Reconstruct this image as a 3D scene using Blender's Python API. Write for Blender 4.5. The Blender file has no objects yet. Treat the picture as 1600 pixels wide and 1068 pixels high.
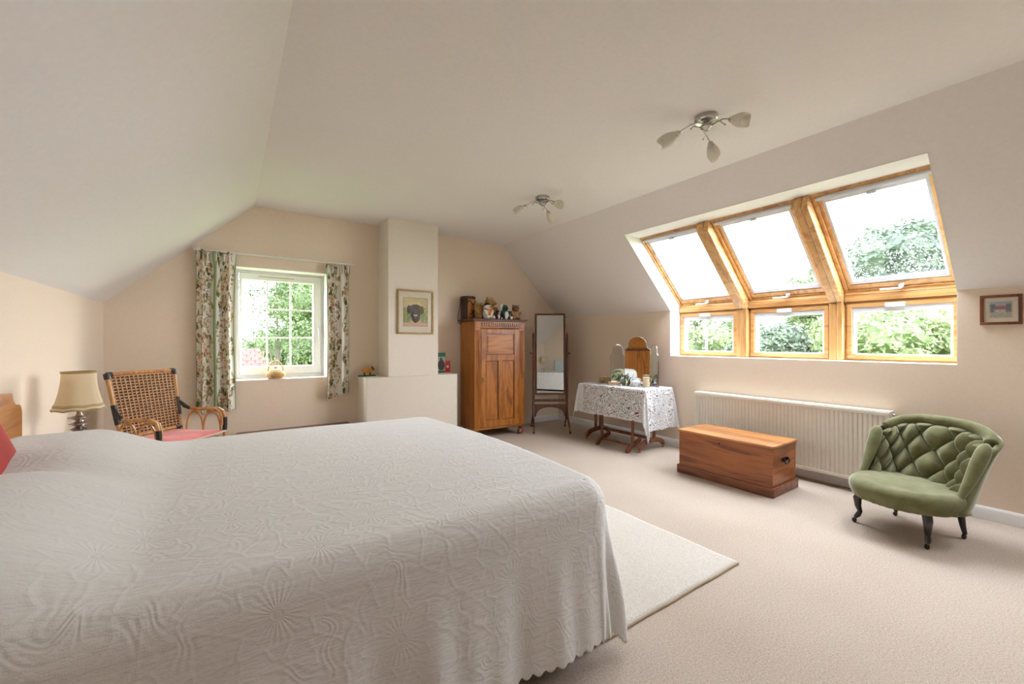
import bpy, bmesh, math, random
from mathutils import Matrix, Vector, noise
PI = math.pi
D = bpy.data
C = bpy.context.scene.collection

# ------------------------------------------------------------------ camera, sky, exposure
scn = bpy.context.scene
cam = D.objects.new('camera', D.cameras.new('camera'))
C.objects.link(cam)
cam.data.sensor_fit = 'HORIZONTAL'
cam.data.sensor_width = 36.0
cam.data.lens = 648.4 / 1600 * 36.0
cam.data.clip_start = 0.02
cam.data.clip_end = 500
cam.location = (0, 0, 1.25)
cam.rotation_euler = (PI / 2, 0, -0.598)
scn.camera = cam
scn.view_settings.view_transform = 'Standard'
scn.view_settings.look = 'None'
scn.view_settings.gamma = 1
scn.view_settings.use_curve_mapping = False
scn.view_settings.exposure = 0.0
SKY = 27.0
world = D.worlds.new('overcast_sky')
scn.world = world
world.use_nodes = True
wn = world.node_tree
bg = wn.nodes['Background']
tc = wn.nodes.new('ShaderNodeTexCoord')
sx = wn.nodes.new('ShaderNodeSeparateXYZ')
cr = wn.nodes.new('ShaderNodeValToRGB')
cr.color_ramp.elements[0].position = 0.0
cr.color_ramp.elements[0].color = (0.95, 0.97, 1.0, 1)
cr.color_ramp.elements[1].position = 0.8
cr.color_ramp.elements[1].color = (0.86, 0.93, 1.0, 1)
wn.links.new(tc.outputs['Generated'], sx.inputs[0])
wn.links.new(sx.outputs['Z'], cr.inputs[0])
wn.links.new(cr.outputs[0], bg.inputs['Color'])
bg.inputs['Strength'].default_value = SKY


def portal(name, loc, rot, sx_, sy_):
    l = D.lights.new(name, 'AREA')
    l.shape = 'RECTANGLE'
    l.size = sx_
    l.size_y = sy_
    l.cycles.is_portal = True
    o = D.objects.new(name, l)
    o.location = loc
    o.rotation_euler = rot
    o['kind'] = 'helper'
    C.objects.link(o)


# ------------------------------------------------------------------ materials
def nt(name):
    m = D.materials.new(name)
    m.use_nodes = True
    n = m.node_tree
    b = n.nodes['Principled BSDF']
    return m, n, b


def N(n, t, **kw):
    x = n.nodes.new(t)
    for k, v in kw.items():
        if k.startswith('i_'):
            key = k[2:].replace('_', ' ')
            x.inputs[key].default_value = v
        else:
            setattr(x, k, v)
    return x


def math_(n, op, a, b=None, clamp=False):
    x = n.nodes.new('ShaderNodeMath')
    x.operation = op
    x.use_clamp = clamp
    for i, q in enumerate((a, b)):
        if q is None:
            continue
        if isinstance(q, (int, float)):
            x.inputs[i].default_value = q
        else:
            n.links.new(q, x.inputs[i])
    return x.outputs[0]


def coords(n, scale=(1, 1, 1), kind='Object', rot=(0, 0, 0)):
    t = n.nodes.new('ShaderNodeTexCoord')
    mp = n.nodes.new('ShaderNodeMapping')
    mp.inputs['Scale'].default_value = scale
    mp.inputs['Rotation'].default_value = rot
    n.links.new(t.outputs[kind], mp.inputs[0])
    return mp.outputs[0]


def noise_(n, vec, scale, detail=3, rough=.5, dist=0):
    x = n.nodes.new('ShaderNodeTexNoise')
    x.inputs['Scale'].default_value = scale
    x.inputs['Detail'].default_value = detail
    x.inputs['Roughness'].default_value = rough
    x.inputs['Distortion'].default_value = dist
    n.links.new(vec, x.inputs['Vector'])
    return x.outputs[0]


def ramp(n, fac, stops):
    x = n.nodes.new('ShaderNodeValToRGB')
    e = x.color_ramp.elements
    e[0].position, e[0].color = stops[0][0], (*stops[0][1], 1)
    e[1].position, e[1].color = stops[-1][0], (*stops[-1][1], 1)
    for p, c in stops[1:-1]:
        q = e.new(p)
        q.color = (*c, 1)
    n.links.new(fac, x.inputs[0])
    return x.outputs[0]


def bump(n, b, h, strength=.3, dist=.01):
    x = n.nodes.new('ShaderNodeBump')
    x.inputs['Strength'].default_value = strength
    x.inputs['Distance'].default_value = dist
    n.links.new(h, x.inputs['Height'])
    n.links.new(x.outputs[0], b.inputs['Normal'])


def plain(name, col, rough=.5, metal=0, var=.04, scale=20, bmp=0, sheen=0, coat=0, spec=.5, sub=0):
    m, n, b = nt(name)
    v = noise_(n, coords(n), scale, 3)
    c0 = tuple(max(0, x * (1 - var * 2)) for x in col)
    c1 = tuple(min(1, x * (1 + var * 2)) for x in col)
    n.links.new(ramp(n, v, [(.3, c0), (.7, c1)]), b.inputs['Base Color'])
    b.inputs['Roughness'].default_value = rough
    b.inputs['Metallic'].default_value = metal
    b.inputs['Specular IOR Level'].default_value = spec
    if sheen:
        b.inputs['Sheen Weight'].default_value = sheen
        b.inputs['Sheen Roughness'].default_value = .4
    if coat:
        b.inputs['Coat Weight'].default_value = coat
    if bmp:
        bump(n, b, v, bmp, .005)
    return m


def wood(name, dark, light, axis='x', rough=.35, ring=9, fine=60, knots=False, coat=.15):
    m, n, b = nt(name)
    s = {'x': (.12, 1, 1), 'y': (1, .12, 1), 'z': (1, 1, .12)}[axis]
    vec = coords(n, s)
    g1 = noise_(n, vec, ring, 4, .55, 1.2 if not knots else 2.2)
    g2 = noise_(n, vec, fine * 2, 2, .6)
    rings = math_(n, 'SINE', math_(n, 'MULTIPLY', g1, 28))
    rings = math_(n, 'ADD', math_(n, 'MULTIPLY', rings, .18), math_(n, 'MULTIPLY', g2, .35))
    mix = math_(n, 'ADD', rings, math_(n, 'MULTIPLY', g1, .65), True)
    mid = tuple((a + c) / 2 for a, c in zip(dark, light))
    n.links.new(ramp(n, mix, [(.15, dark), (.48, mid), (.85, light)]), b.inputs['Base Color'])
    b.inputs['Roughness'].default_value = rough
    b.inputs['Coat Weight'].default_value = coat
    b.inputs['Coat Roughness'].default_value = .25
    bump(n, b, g2, .08, .002)
    return m


W = {}
W['wall'] = plain('wall_paint', (.84, .705, .565), .9, bmp=.08, var=.01, scale=60, spec=.2)
W['wall_r'] = W['wall']
W['ceil'] = plain('ceiling_paint', (.85, .81, .775), .95, bmp=.05, var=.008, scale=40, spec=.2)
W['chim'] = plain('chimney_paint', (.81, .735, .635), .9, bmp=.05, var=.01, scale=60, spec=.2)
W['reveal'] = plain('reveal_white_paint', (.86, .84, .80), .8, var=.01)
W['white'] = plain('white_gloss_paint', (.82, .80, .77), .35, var=.01)
W['upvc'] = plain('white_window_frame', (.86, .85, .81), .3, var=.01)
W['cream'] = plain('cream_radiator_enamel', (.80, .745, .64), .35, var=.01)
W['greyplastic'] = plain('pale_grey_plastic', (.66, .67, .70), .35, var=.02)
W['whitemetal'] = plain('white_metal', (.80, .81, .83), .3, var=.02)


def carpet_mat(name, a, b_, c):
    m, n, b = nt(name)
    v = coords(n)
    f1 = noise_(n, v, 260, 2, .7)
    f2 = noise_(n, v, 110, 3, .6)
    f3 = noise_(n, v, 1.6, 3, .5)
    k = math_(n, 'ADD', math_(n, 'MULTIPLY', f1, .55), math_(n, 'MULTIPLY', f2, .35))
    k = math_(n, 'ADD', k, math_(n, 'MULTIPLY', f3, .10))
    n.links.new(ramp(n, k, [(.36, a), (.5, b_), (.64, c)]), b.inputs['Base Color'])
    b.inputs['Roughness'].default_value = 1
    b.inputs['Specular IOR Level'].default_value = .1
    b.inputs['Sheen Weight'].default_value = .15
    bump(n, b, k, .7, .008)
    return m


W['carpet'] = carpet_mat('beige_carpet', (.33, .25, .185), (.525, .425, .34), (.665, .57, .485))
W['rug'] = carpet_mat('ivory_rug', (.50, .435, .36), (.635, .575, .50), (.73, .68, .61))
W['rugedge'] = plain('rug_hessian_edge', (.42, .30, .17), .9, bmp=.3)

PD, PL = (.44, .19, .05), (.70, .42, .16)
W['pine_x'] = wood('pine_x', PD, PL, 'x', .4, 7)
W['pine_y'] = wood('pine_y', PD, PL, 'y', .4, 7)
W['pine_z'] = wood('pine_z', PD, PL, 'z', .4, 7)
AD, AL = (.21, .055, .006), (.52, .19, .026)
W['oak_x'] = wood('oak_x', AD, AL, 'x', .38, 8, coat=.08)
W['oak_z'] = wood('oak_z', AD, AL, 'z', .38, 8, coat=.08)
W['oak_dark'] = wood('oak_dark', (.075, .022, .008), (.20, .065, .020), 'x', .35, 8)
CD, CL = (.14, .032, .008), (.42, .13, .028)
W['chest_y'] = wood('chest_y', CD, CL, 'y', .35, 6)
W['chest_x'] = wood('chest_x', CD, CL, 'x', .35, 6)
W['chest_top'] = wood('chest_top', (.27, .075, .016), (.62, .27, .075), 'y', .28, 6, coat=.4)
W['chest_low'] = wood('chest_low', (.11, .03, .012), (.27, .09, .035), 'y', .4, 6)
W['mahog'] = wood('mahogany', (.040, .011, .005), (.15, .045, .016), 'z', .3, 10)
W['mahog2'] = wood('mahogany_red', (.075, .017, .006), (.25, .07, .02), 'z', .28, 10)
W['ebony'] = plain('ebonised_wood', (.015, .011, .010), .3, coat=.4)
W['brass'] = plain('aged_brass', (.42, .28, .10), .35, 1)
W['iron'] = plain('black_iron', (.02, .018, .017), .45, .6)
W['chrome'] = plain('brushed_nickel', (.50, .48, .45), .25, 1)
W['pewter'] = plain('silvered_lamp_metal', (.42, .36, .33), .28, 1, var=.1)
W['headb'] = wood('headboard_walnut', (.24, .07, .012), (.60, .25, .06), 'y', .3, 9)
W['velvet'] = None


def velvet(name, dark, light):
    m, n, b = nt(name)
    v = noise_(n, coords(n), 14, 3, .55)
    n.links.new(ramp(n, v, [(.3, dark), (.7, light)]), b.inputs['Base Color'])
    b.inputs['Roughness'].default_value = .85
    b.inputs['Specular IOR Level'].default_value = .15
    b.inputs['Sheen Weight'].default_value = 1
    b.inputs['Sheen Roughness'].default_value = .32
    b.inputs['Sheen Tint'].default_value = (.86, .87, .74, 1)
    bump(n, b, noise_(n, coords(n), 220, 2), .1, .002)
    return m


W['velvet'] = velvet('green_velvet', (.125, .122, .052), (.195, .190, .095))


def glass_mat(name, tint=(1, 1, 1), gloss=.02, rain=0):
    m = D.materials.new(name)
    m.use_nodes = True
    n = m.node_tree
    n.nodes.clear()
    out = n.nodes.new('ShaderNodeOutputMaterial')
    tr = n.nodes.new('ShaderNodeBsdfTransparent')
    tr.inputs[0].default_value = (*tint, 1)
    gl = n.nodes.new('ShaderNodeBsdfGlossy')
    gl.inputs['Roughness'].default_value = .02
    mx = n.nodes.new('ShaderNodeMixShader')
    mx.inputs[0].default_value = gloss
    n.links.new(tr.outputs[0], mx.inputs[1])
    n.links.new(gl.outputs[0], mx.inputs[2])
    last = mx.outputs[0]
    if rain:
        vec = coords(n, (1, 1, 1))
        vo = n.nodes.new('ShaderNodeTexVoronoi')
        vo.inputs['Scale'].default_value = 75
        n.links.new(vec, vo.inputs['Vector'])
        sep = n.nodes.new('ShaderNodeSeparateColor')
        n.links.new(vo.outputs['Color'], sep.inputs[0])
        spot = math_(n, 'LESS_THAN', vo.outputs['Distance'], math_(n, 'MULTIPLY', sep.outputs[0], .34))
        dens = math_(n, 'GREATER_THAN', noise_(n, vec, 3.5, 3), .5)
        f = math_(n, 'MULTIPLY', math_(n, 'MULTIPLY', spot, dens), rain)
        df = n.nodes.new('ShaderNodeBsdfTranslucent')
        df.inputs[0].default_value = (.55, .57, .6, 1)
        m2 = n.nodes.new('ShaderNodeMixShader')
        n.links.new(f, m2.inputs[0])
        n.links.new(last, m2.inputs[1])
        n.links.new(df.outputs[0], m2.inputs[2])
        last = m2.outputs[0]
    n.links.new(last, out.inputs[0])
    return m


W['glass'] = glass_mat('clear_window_glass')
W['rainglass'] = glass_mat('rain_spotted_glass', (.97, .98, 1), .03, .6)
W['picglass'] = glass_mat('picture_glass', (1, 1, 1), .010)
m, n, b = nt('mirror_silver')
b.inputs['Metallic'].default_value = 1
b.inputs['Roughness'].default_value = .015
n.links.new(ramp(n, noise_(n, coords(n), 3), [(.2, (.80, .84, .83)), (.8, (.83, .87, .86))]), b.inputs['Base Color'])
W['mirror'] = m


def frosted(name, col, tr=.35, rough=.4):
    m, n, b = nt(name)
    n.links.new(ramp(n, noise_(n, coords(n), 30), [(.2, tuple(x * .95 for x in col)), (.8, col)]), b.inputs['Base Color'])
    b.inputs['Roughness'].default_value = rough
    t = n.nodes.new('ShaderNodeBsdfTranslucent')
    t.inputs[0].default_value = (*col, 1)
    mx = n.nodes.new('ShaderNodeMixShader')
    mx.inputs[0].default_value = tr
    out = n.nodes['Material Output']
    n.links.new(b.outputs[0], mx.inputs[1])
    n.links.new(t.outputs[0], mx.inputs[2])
    n.links.new(mx.outputs[0], out.inputs[0])
    return m


W['opal'] = frosted('alabaster_glass', (.90, .87, .80), .55, .3)
W['shade'] = frosted('cream_silk_lampshade', (.88, .735, .50), .35, .8)
W['shade_trim'] = plain('gold_braid_trim', (.40, .29, .12), .8, bmp=.3)


def bedspread_mat():
    m, n, b = nt('cream_matelasse_bedspread')
    uv = coords(n, (1, 1, 1), 'UV')
    warp = n.nodes.new('ShaderNodeTexNoise')
    warp.inputs['Scale'].default_value = 4
    n.links.new(uv, warp.inputs['Vector'])
    wmix = n.nodes.new('ShaderNodeVectorMath')
    wmix.operation = 'MULTIPLY_ADD'
    n.links.new(warp.outputs['Color'], wmix.inputs[0])
    wmix.inputs[1].default_value = (.16, .16, 0)
    n.links.new(uv, wmix.inputs[2])
    # big flower heads: one per cell, rays round the centre
    vo = n.nodes.new('ShaderNodeTexVoronoi')
    vo.voronoi_dimensions = '2D'
    vo.inputs['Scale'].default_value = 3.3
    vo.inputs['Randomness'].default_value = .75
    n.links.new(uv, vo.inputs['Vector'])
    sub = n.nodes.new('ShaderNodeVectorMath')
    sub.operation = 'SUBTRACT'
    n.links.new(uv, sub.inputs[0])
    n.links.new(vo.outputs['Position'], sub.inputs[1])
    sp = n.nodes.new('ShaderNodeSeparateXYZ')
    n.links.new(sub.outputs[0], sp.inputs[0])
    ang = math_(n, 'ARCTAN2', sp.outputs[1], sp.outputs[0])
    r = vo.outputs['Distance']  # scaled by 3
    # outputs Distance is in scaled space
    rays = math_(n, 'SINE', math_(n, 'MULTIPLY', ang, 26))
    inner = math_(n, 'LESS_THAN', r, .24)
    core = math_(n, 'SINE', math_(n, 'MULTIPLY', r, 150))
    incore = math_(n, 'LESS_THAN', r, .05)
    petal = math_(n, 'SUBTRACT', r, math_(n, 'ADD', .31, math_(n, 'MULTIPLY', math_(n, 'COSINE', math_(n, 'MULTIPLY', ang, 8)), .05)))
    ring = math_(n, 'SUBTRACT', 1, math_(n, 'MULTIPLY', math_(n, 'ABSOLUTE', petal), 30), True)
    # vermicelli leaves between
    v2 = n.nodes.new('ShaderNodeTexVoronoi')
    v2.voronoi_dimensions = '2D'
    v2.feature = 'DISTANCE_TO_EDGE'
    v2.inputs['Scale'].default_value = 11
    n.links.new(wmix.outputs[0], v2.inputs['Vector'])
    line = math_(n, 'SUBTRACT', 1, math_(n, 'MULTIPLY', v2.outputs[0], 9), True)
    ns = noise_(n, wmix.outputs[0], 7, 1, .5, .8)
    cont = math_(n, 'SINE', math_(n, 'MULTIPLY', ns, 55))
    outer = math_(n, 'GREATER_THAN', r, .36)
    veins = math_(n, 'ADD', math_(n, 'MULTIPLY', line, .8), math_(n, 'MULTIPLY', cont, .35))
    h = math_(n, 'ADD', math_(n, 'MULTIPLY', math_(n, 'MULTIPLY', rays, inner), .28), math_(n, 'MULTIPLY', math_(n, 'MULTIPLY', core, incore), .5))
    h = math_(n, 'ADD', h, math_(n, 'MULTIPLY', ring, .8))
    h = math_(n, 'ADD', h, math_(n, 'MULTIPLY', veins, outer))
    # crinkle
    cv = coords(n, (1, .28, 1), 'UV', (0, 0, 0))
    ck = noise_(n, coords(n, (14, 55, 1), 'UV'), 1, 3, .6)
    fine = noise_(n, uv, 260, 2)
    h2 = math_(n, 'ADD', math_(n, 'MULTIPLY', h, .55), math_(n, 'ADD', math_(n, 'MULTIPLY', ck, 2.3), math_(n, 'MULTIPLY', fine, .3)))
    bump(n, b, h2, .30, .006)
    col = ramp(n, h2, [(.3, (.555, .54, .505)), (1.9, (.68, .662, .625))])
    n.links.new(col, b.inputs['Base Color'])
    b.inputs['Roughness'].default_value = .95
    b.inputs['Specular IOR Level'].default_value = .15
    b.inputs['Sheen Weight'].default_value = .3
    return m


W['spread'] = bedspread_mat()


def floral_mat():
    """printed cotton: columns of blossoms and leaves on ivory, green stripe edges (uv.x across the cloth in metres, uv.y down)"""
    m, n, b = nt('floral_curtain_cotton')
    uv = coords(n, (1, 1, 1), 'UV')
    sp = n.nodes.new('ShaderNodeSeparateXYZ')
    n.links.new(uv, sp.inputs[0])
    per = math_(n, 'FRACT', math_(n, 'DIVIDE', sp.outputs[0], .40))
    wob = math_(n, 'MULTIPLY', math_(n, 'SINE', math_(n, 'MULTIPLY', sp.outputs[1], 17)), .08)
    dist = math_(n, 'ABSOLUTE', math_(n, 'SUBTRACT', math_(n, 'ADD', per, wob), .5))
    band = math_(n, 'LESS_THAN', dist, .33)

    def spots(scale, thr, dmin, dmax, asp=(1, 1, 1)):
        v = n.nodes.new('ShaderNodeTexVoronoi')
        v.inputs['Scale'].default_value = scale
        n.links.new(coords(n, asp, 'UV'), v.inputs['Vector'])
        s = n.nodes.new('ShaderNodeSeparateColor')
        n.links.new(v.outputs['Color'], s.inputs[0])
        on = math_(n, 'LESS_THAN', s.outputs[0], thr)
        inside = math_(n, 'LESS_THAN', v.outputs['Distance'], math_(n, 'ADD', dmin, math_(n, 'MULTIPLY', s.outputs[1], dmax)))
        return math_(n, 'MULTIPLY', on, inside), s.outputs[2], v.outputs['Distance']

    fl, fc, fd = spots(20, .85, .34, .26)
    lf, lc, ld = spots(27, .92, .34, .32, (1, .55, 1))
    tw, tcol, td = spots(48, .75, .28, .34, (.6, 1, 1))

    def mix(a, c, f):
        x = n.nodes.new('ShaderNodeMix')
        x.data_type = 'RGBA'
        for sock, q in ((x.inputs[6], a), (x.inputs[7], c)):
            if isinstance(q, tuple):
                sock.default_value = (*q, 1)
            else:
                n.links.new(q, sock)
        n.links.new(f, x.inputs[0])
        return x.outputs[2]

    base = (.80, .77, .68)
    leafc = ramp(n, lc, [(.1, (.09, .11, .035)), (.5, (.20, .24, .10)), (.9, (.38, .40, .22))])
    flc = ramp(n, math_(n, 'ADD', math_(n, 'MULTIPLY', fc, .6), fd), [(.1, (.42, .16, .09)), (.35, (.66, .40, .26)), (.6, (.80, .63, .45)), (.9, (.75, .70, .58))])
    c = mix(base, leafc, math_(n, 'MULTIPLY', lf, band))
    c = mix(c, (.36, .20, .12), math_(n, 'MULTIPLY', math_(n, 'MULTIPLY', tw, band), .75))
    c = mix(c, flc, math_(n, 'MULTIPLY', fl, math_(n, 'LESS_THAN', dist, .26)))
    gs = math_(n, 'MULTIPLY', math_(n, 'GREATER_THAN', per, .985), 0)
    # plain green band: between two pattern columns, every second repeat
    per2 = math_(n, 'FRACT', math_(n, 'DIVIDE', math_(n, 'ADD', sp.outputs[0], -.0), .80))
    gb = math_(n, 'LESS_THAN', math_(n, 'ABSOLUTE', math_(n, 'SUBTRACT', per2, .5)), .055)
    c = mix(c, (.30, .38, .20), gb)
    n.links.new(c, b.inputs['Base Color'])
    b.inputs['Roughness'].default_value = .9
    b.inputs['Specular IOR Level'].default_value = .1
    return m


W['floral'] = floral_mat()
W['piping'] = plain('sage_green_piping', (.27, .36, .20), .9)


def lace_mat():
    m = D.materials.new('white_cotton_lace')
    m.use_nodes = True
    n = m.node_tree
    b = n.nodes['Principled BSDF']
    out = n.nodes['Material Output']
    uv = coords(n, (1, 1, 1), 'UV')
    warp = n.nodes.new('ShaderNodeTexNoise')
    warp.inputs['Scale'].default_value = 9
    n.links.new(uv, warp.inputs['Vector'])
    wmix = n.nodes.new('ShaderNodeVectorMath')
    wmix.operation = 'MULTIPLY_ADD'
    n.links.new(warp.outputs['Color'], wmix.inputs[0])
    wmix.inputs[1].default_value = (.05, .05, 0)
    n.links.new(uv, wmix.inputs[2])
    v = n.nodes.new('ShaderNodeTexVoronoi')
    v.voronoi_dimensions = '2D'
    v.feature = 'DISTANCE_TO_EDGE'
    v.inputs['Scale'].default_value = 36
    n.links.new(wmix.outputs[0], v.inputs['Vector'])
    hole = math_(n, 'GREATER_THAN', v.outputs[0], .17)
    motif = noise_(n, wmix.outputs[0], 8.5, 1.5, .5, 2.2)
    open_ = math_(n, 'GREATER_THAN', math_(n, 'SINE', math_(n, 'MULTIPLY', motif, 62)), .15)
    slit = math_(n, 'GREATER_THAN', math_(n, 'SINE', math_(n, 'MULTIPLY', motif, 62)), .72)
    hole = math_(n, 'MAXIMUM', hole, slit)
    sep = n.nodes.new('ShaderNodeSeparateXYZ')
    n.links.new(uv, sep.inputs[0])
    # uv.z unused; border kept dense
    f = math_(n, 'MULTIPLY', math_(n, 'MULTIPLY', hole, open_), .96)
    tr = n.nodes.new('ShaderNodeBsdfTransparent')
    mx = n.nodes.new('ShaderNodeMixShader')
    n.links.new(f, mx.inputs[0])
    b.inputs['Base Color'].default_value = (.83, .83, .84, 1)
    b.inputs['Roughness'].default_value = .9
    b.inputs['Specular IOR Level'].default_value = .1
    n.links.new(b.outputs[0], mx.inputs[1])
    n.links.new(tr.outputs[0], mx.inputs[2])
    n.links.new(mx.outputs[0], out.inputs[0])
    return m


W['lace'] = lace_mat()


def print_mat(name, rough=.6):
    m, n, b = nt(name)
    a = n.nodes.new('ShaderNodeVertexColor')
    a.layer_name = 'print'
    n.links.new(a.outputs[0], b.inputs['Base Color'])
    b.inputs['Roughness'].default_value = rough
    return m


W['print'] = print_mat('printed_paper')
W['plush_white'] = plain('white_plush', (.72, .69, .62), 1, bmp=.6, scale=120, sheen=.5)
W['plush_gold'] = plain('golden_plush', (.40, .22, .07), 1, bmp=.6, scale=120, sheen=.4)
W['plush_tan'] = plain('tan_plush', (.34, .20, .10), 1, bmp=.6, scale=120, sheen=.4)
W['plush_dark'] = plain('dark_plush', (.03, .025, .03), 1, bmp=.6, scale=120, sheen=.2)
W['plush_green'] = plain('dark_green_plush', (.02, .06, .045), 1, bmp=.6, scale=120, sheen=.3)
W['plush_brown'] = plain('brown_plush', (.17, .08, .035), 1, bmp=.6, scale=120, sheen=.3)
W['orange'] = plain('orange_felt', (.70, .20, .03), .9)
W['leather'] = plain('dark_brown_leather', (.045, .016, .010), .35, bmp=.1, scale=60)
W['leather_tan'] = plain('tan_leather', (.48, .19, .04), .4, bmp=.1, scale=60)
W['leather_blk'] = plain('black_leather_binding', (.022, .016, .014), .4)
W['pink'] = plain('rose_cushion_cotton', (.72, .19, .17), .9, bmp=.3, var=.08, scale=9, sheen=.3)
W['cushtrim'] = plain('cream_cushion_piping', (.72, .62, .5), .9)
W['red'] = plain('red_velvet_cushion', (.40, .030, .022), .85, bmp=.2, var=.08, scale=8, sheen=.1)
W['rattan'] = wood('honey_rattan', (.36, .13, .03), (.70, .36, .12), 'z', .35, 10)
W['tan_cane'] = plain('tan_woven_cane', (.50, .28, .12), .55, var=.16, scale=60)
W['dark_cane'] = plain('dark_woven_cane', (.055, .02, .012), .5, var=.1)
W['divan'] = plain('grey_divan_fabric', (.16, .16, .17), .9, bmp=.2)
W['mattress'] = plain('white_mattress_ticking', (.7, .69, .66), .9)
W['wicker'] = plain('honey_wicker', (.62, .38, .15), .55, var=.15, scale=45, bmp=.3)
W['gold'] = plain('gilt_picture_frame', (.33, .22, .09), .35, .35, var=.08, scale=40)
W['mount'] = plain('cream_picture_mount', (.70, .63, .50), .8, var=.01)
W['toywood'] = plain('orange_toy_wood', (.62, .26, .05), .5, var=.08)
W['black'] = plain('black_paint', (.02, .02, .02), .5)
W['toygreen'] = plain('green_toy_base', (.05, .10, .03), .8, bmp=.2)
W['boxwood'] = plain('carved_tan_box', (.50, .34, .18), .6, var=.12, scale=70)
W['candle'] = plain('ivory_tin', (.62, .49, .30), .6)
W['ceramic'] = plain('white_china', (.78, .77, .74), .2)
W['olive'] = plain('olive_glass', (.16, .16, .03), .2)
W['leaf_dk'] = plain('dark_leaf', (.05, .10, .03), .6)
W['pale_paint'] = plain('pale_blue_painted_wood', (.68, .76, .76), .5)


def leafy(name, c0, c1, c2, scale=.5):
    m, n, b = nt(name)
    g = n.nodes.new('ShaderNodeNewGeometry')
    v = n.nodes.new('ShaderNodeMix')
    r = math_(n, 'ADD', math_(n, 'MULTIPLY', g.outputs['Random Per Island'], .6), math_(n, 'MULTIPLY', noise_(n, coords(n), scale, 3), .45))
    col = ramp(n, r, [(.15, c0), (.5, c1), (.9, c2)])
    n.links.new(col, b.inputs['Base Color'])
    b.inputs['Roughness'].default_value = .6
    t = n.nodes.new('ShaderNodeBsdfTranslucent')
    n.links.new(col, t.inputs[0])
    mx = n.nodes.new('ShaderNodeMixShader')
    mx.inputs[0].default_value = .35
    out = n.nodes['Material Output']
    n.links.new(b.outputs[0], mx.inputs[1])
    n.links.new(t.outputs[0], mx.inputs[2])
    n.links.new(mx.outputs[0], out.inputs[0])
    return m


W['leaf_light'] = leafy('light_green_leaves', (.045, .07, .02), (.085, .125, .04), (.15, .185, .075))
W['leaf_mid'] = leafy('mid_green_leaves', (.015, .035, .009), (.038, .066, .019), (.08, .11, .04))
W['leaf_blue'] = leafy('blue_green_leaves', (.016, .032, .017), (.04, .064, .034), (.07, .10, .055))
W['leaf_birch'] = leafy('birch_leaves', (.022, .045, .011), (.052, .088, .02), (.10, .14, .045))
W['bark'] = plain('grey_bark', (.06, .05, .04), .9, bmp=.5, scale=30)
W['grass'] = plain('lawn_grass', (.09, .16, .03), 1, var=.15, scale=3)
W['rooftile'] = plain('weathered_red_tile', (.062, .018, .014), .9, var=.14, scale=5)
W['brick'] = plain('old_red_brick', (.26, .13, .09), .9, var=.12, scale=9)


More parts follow.
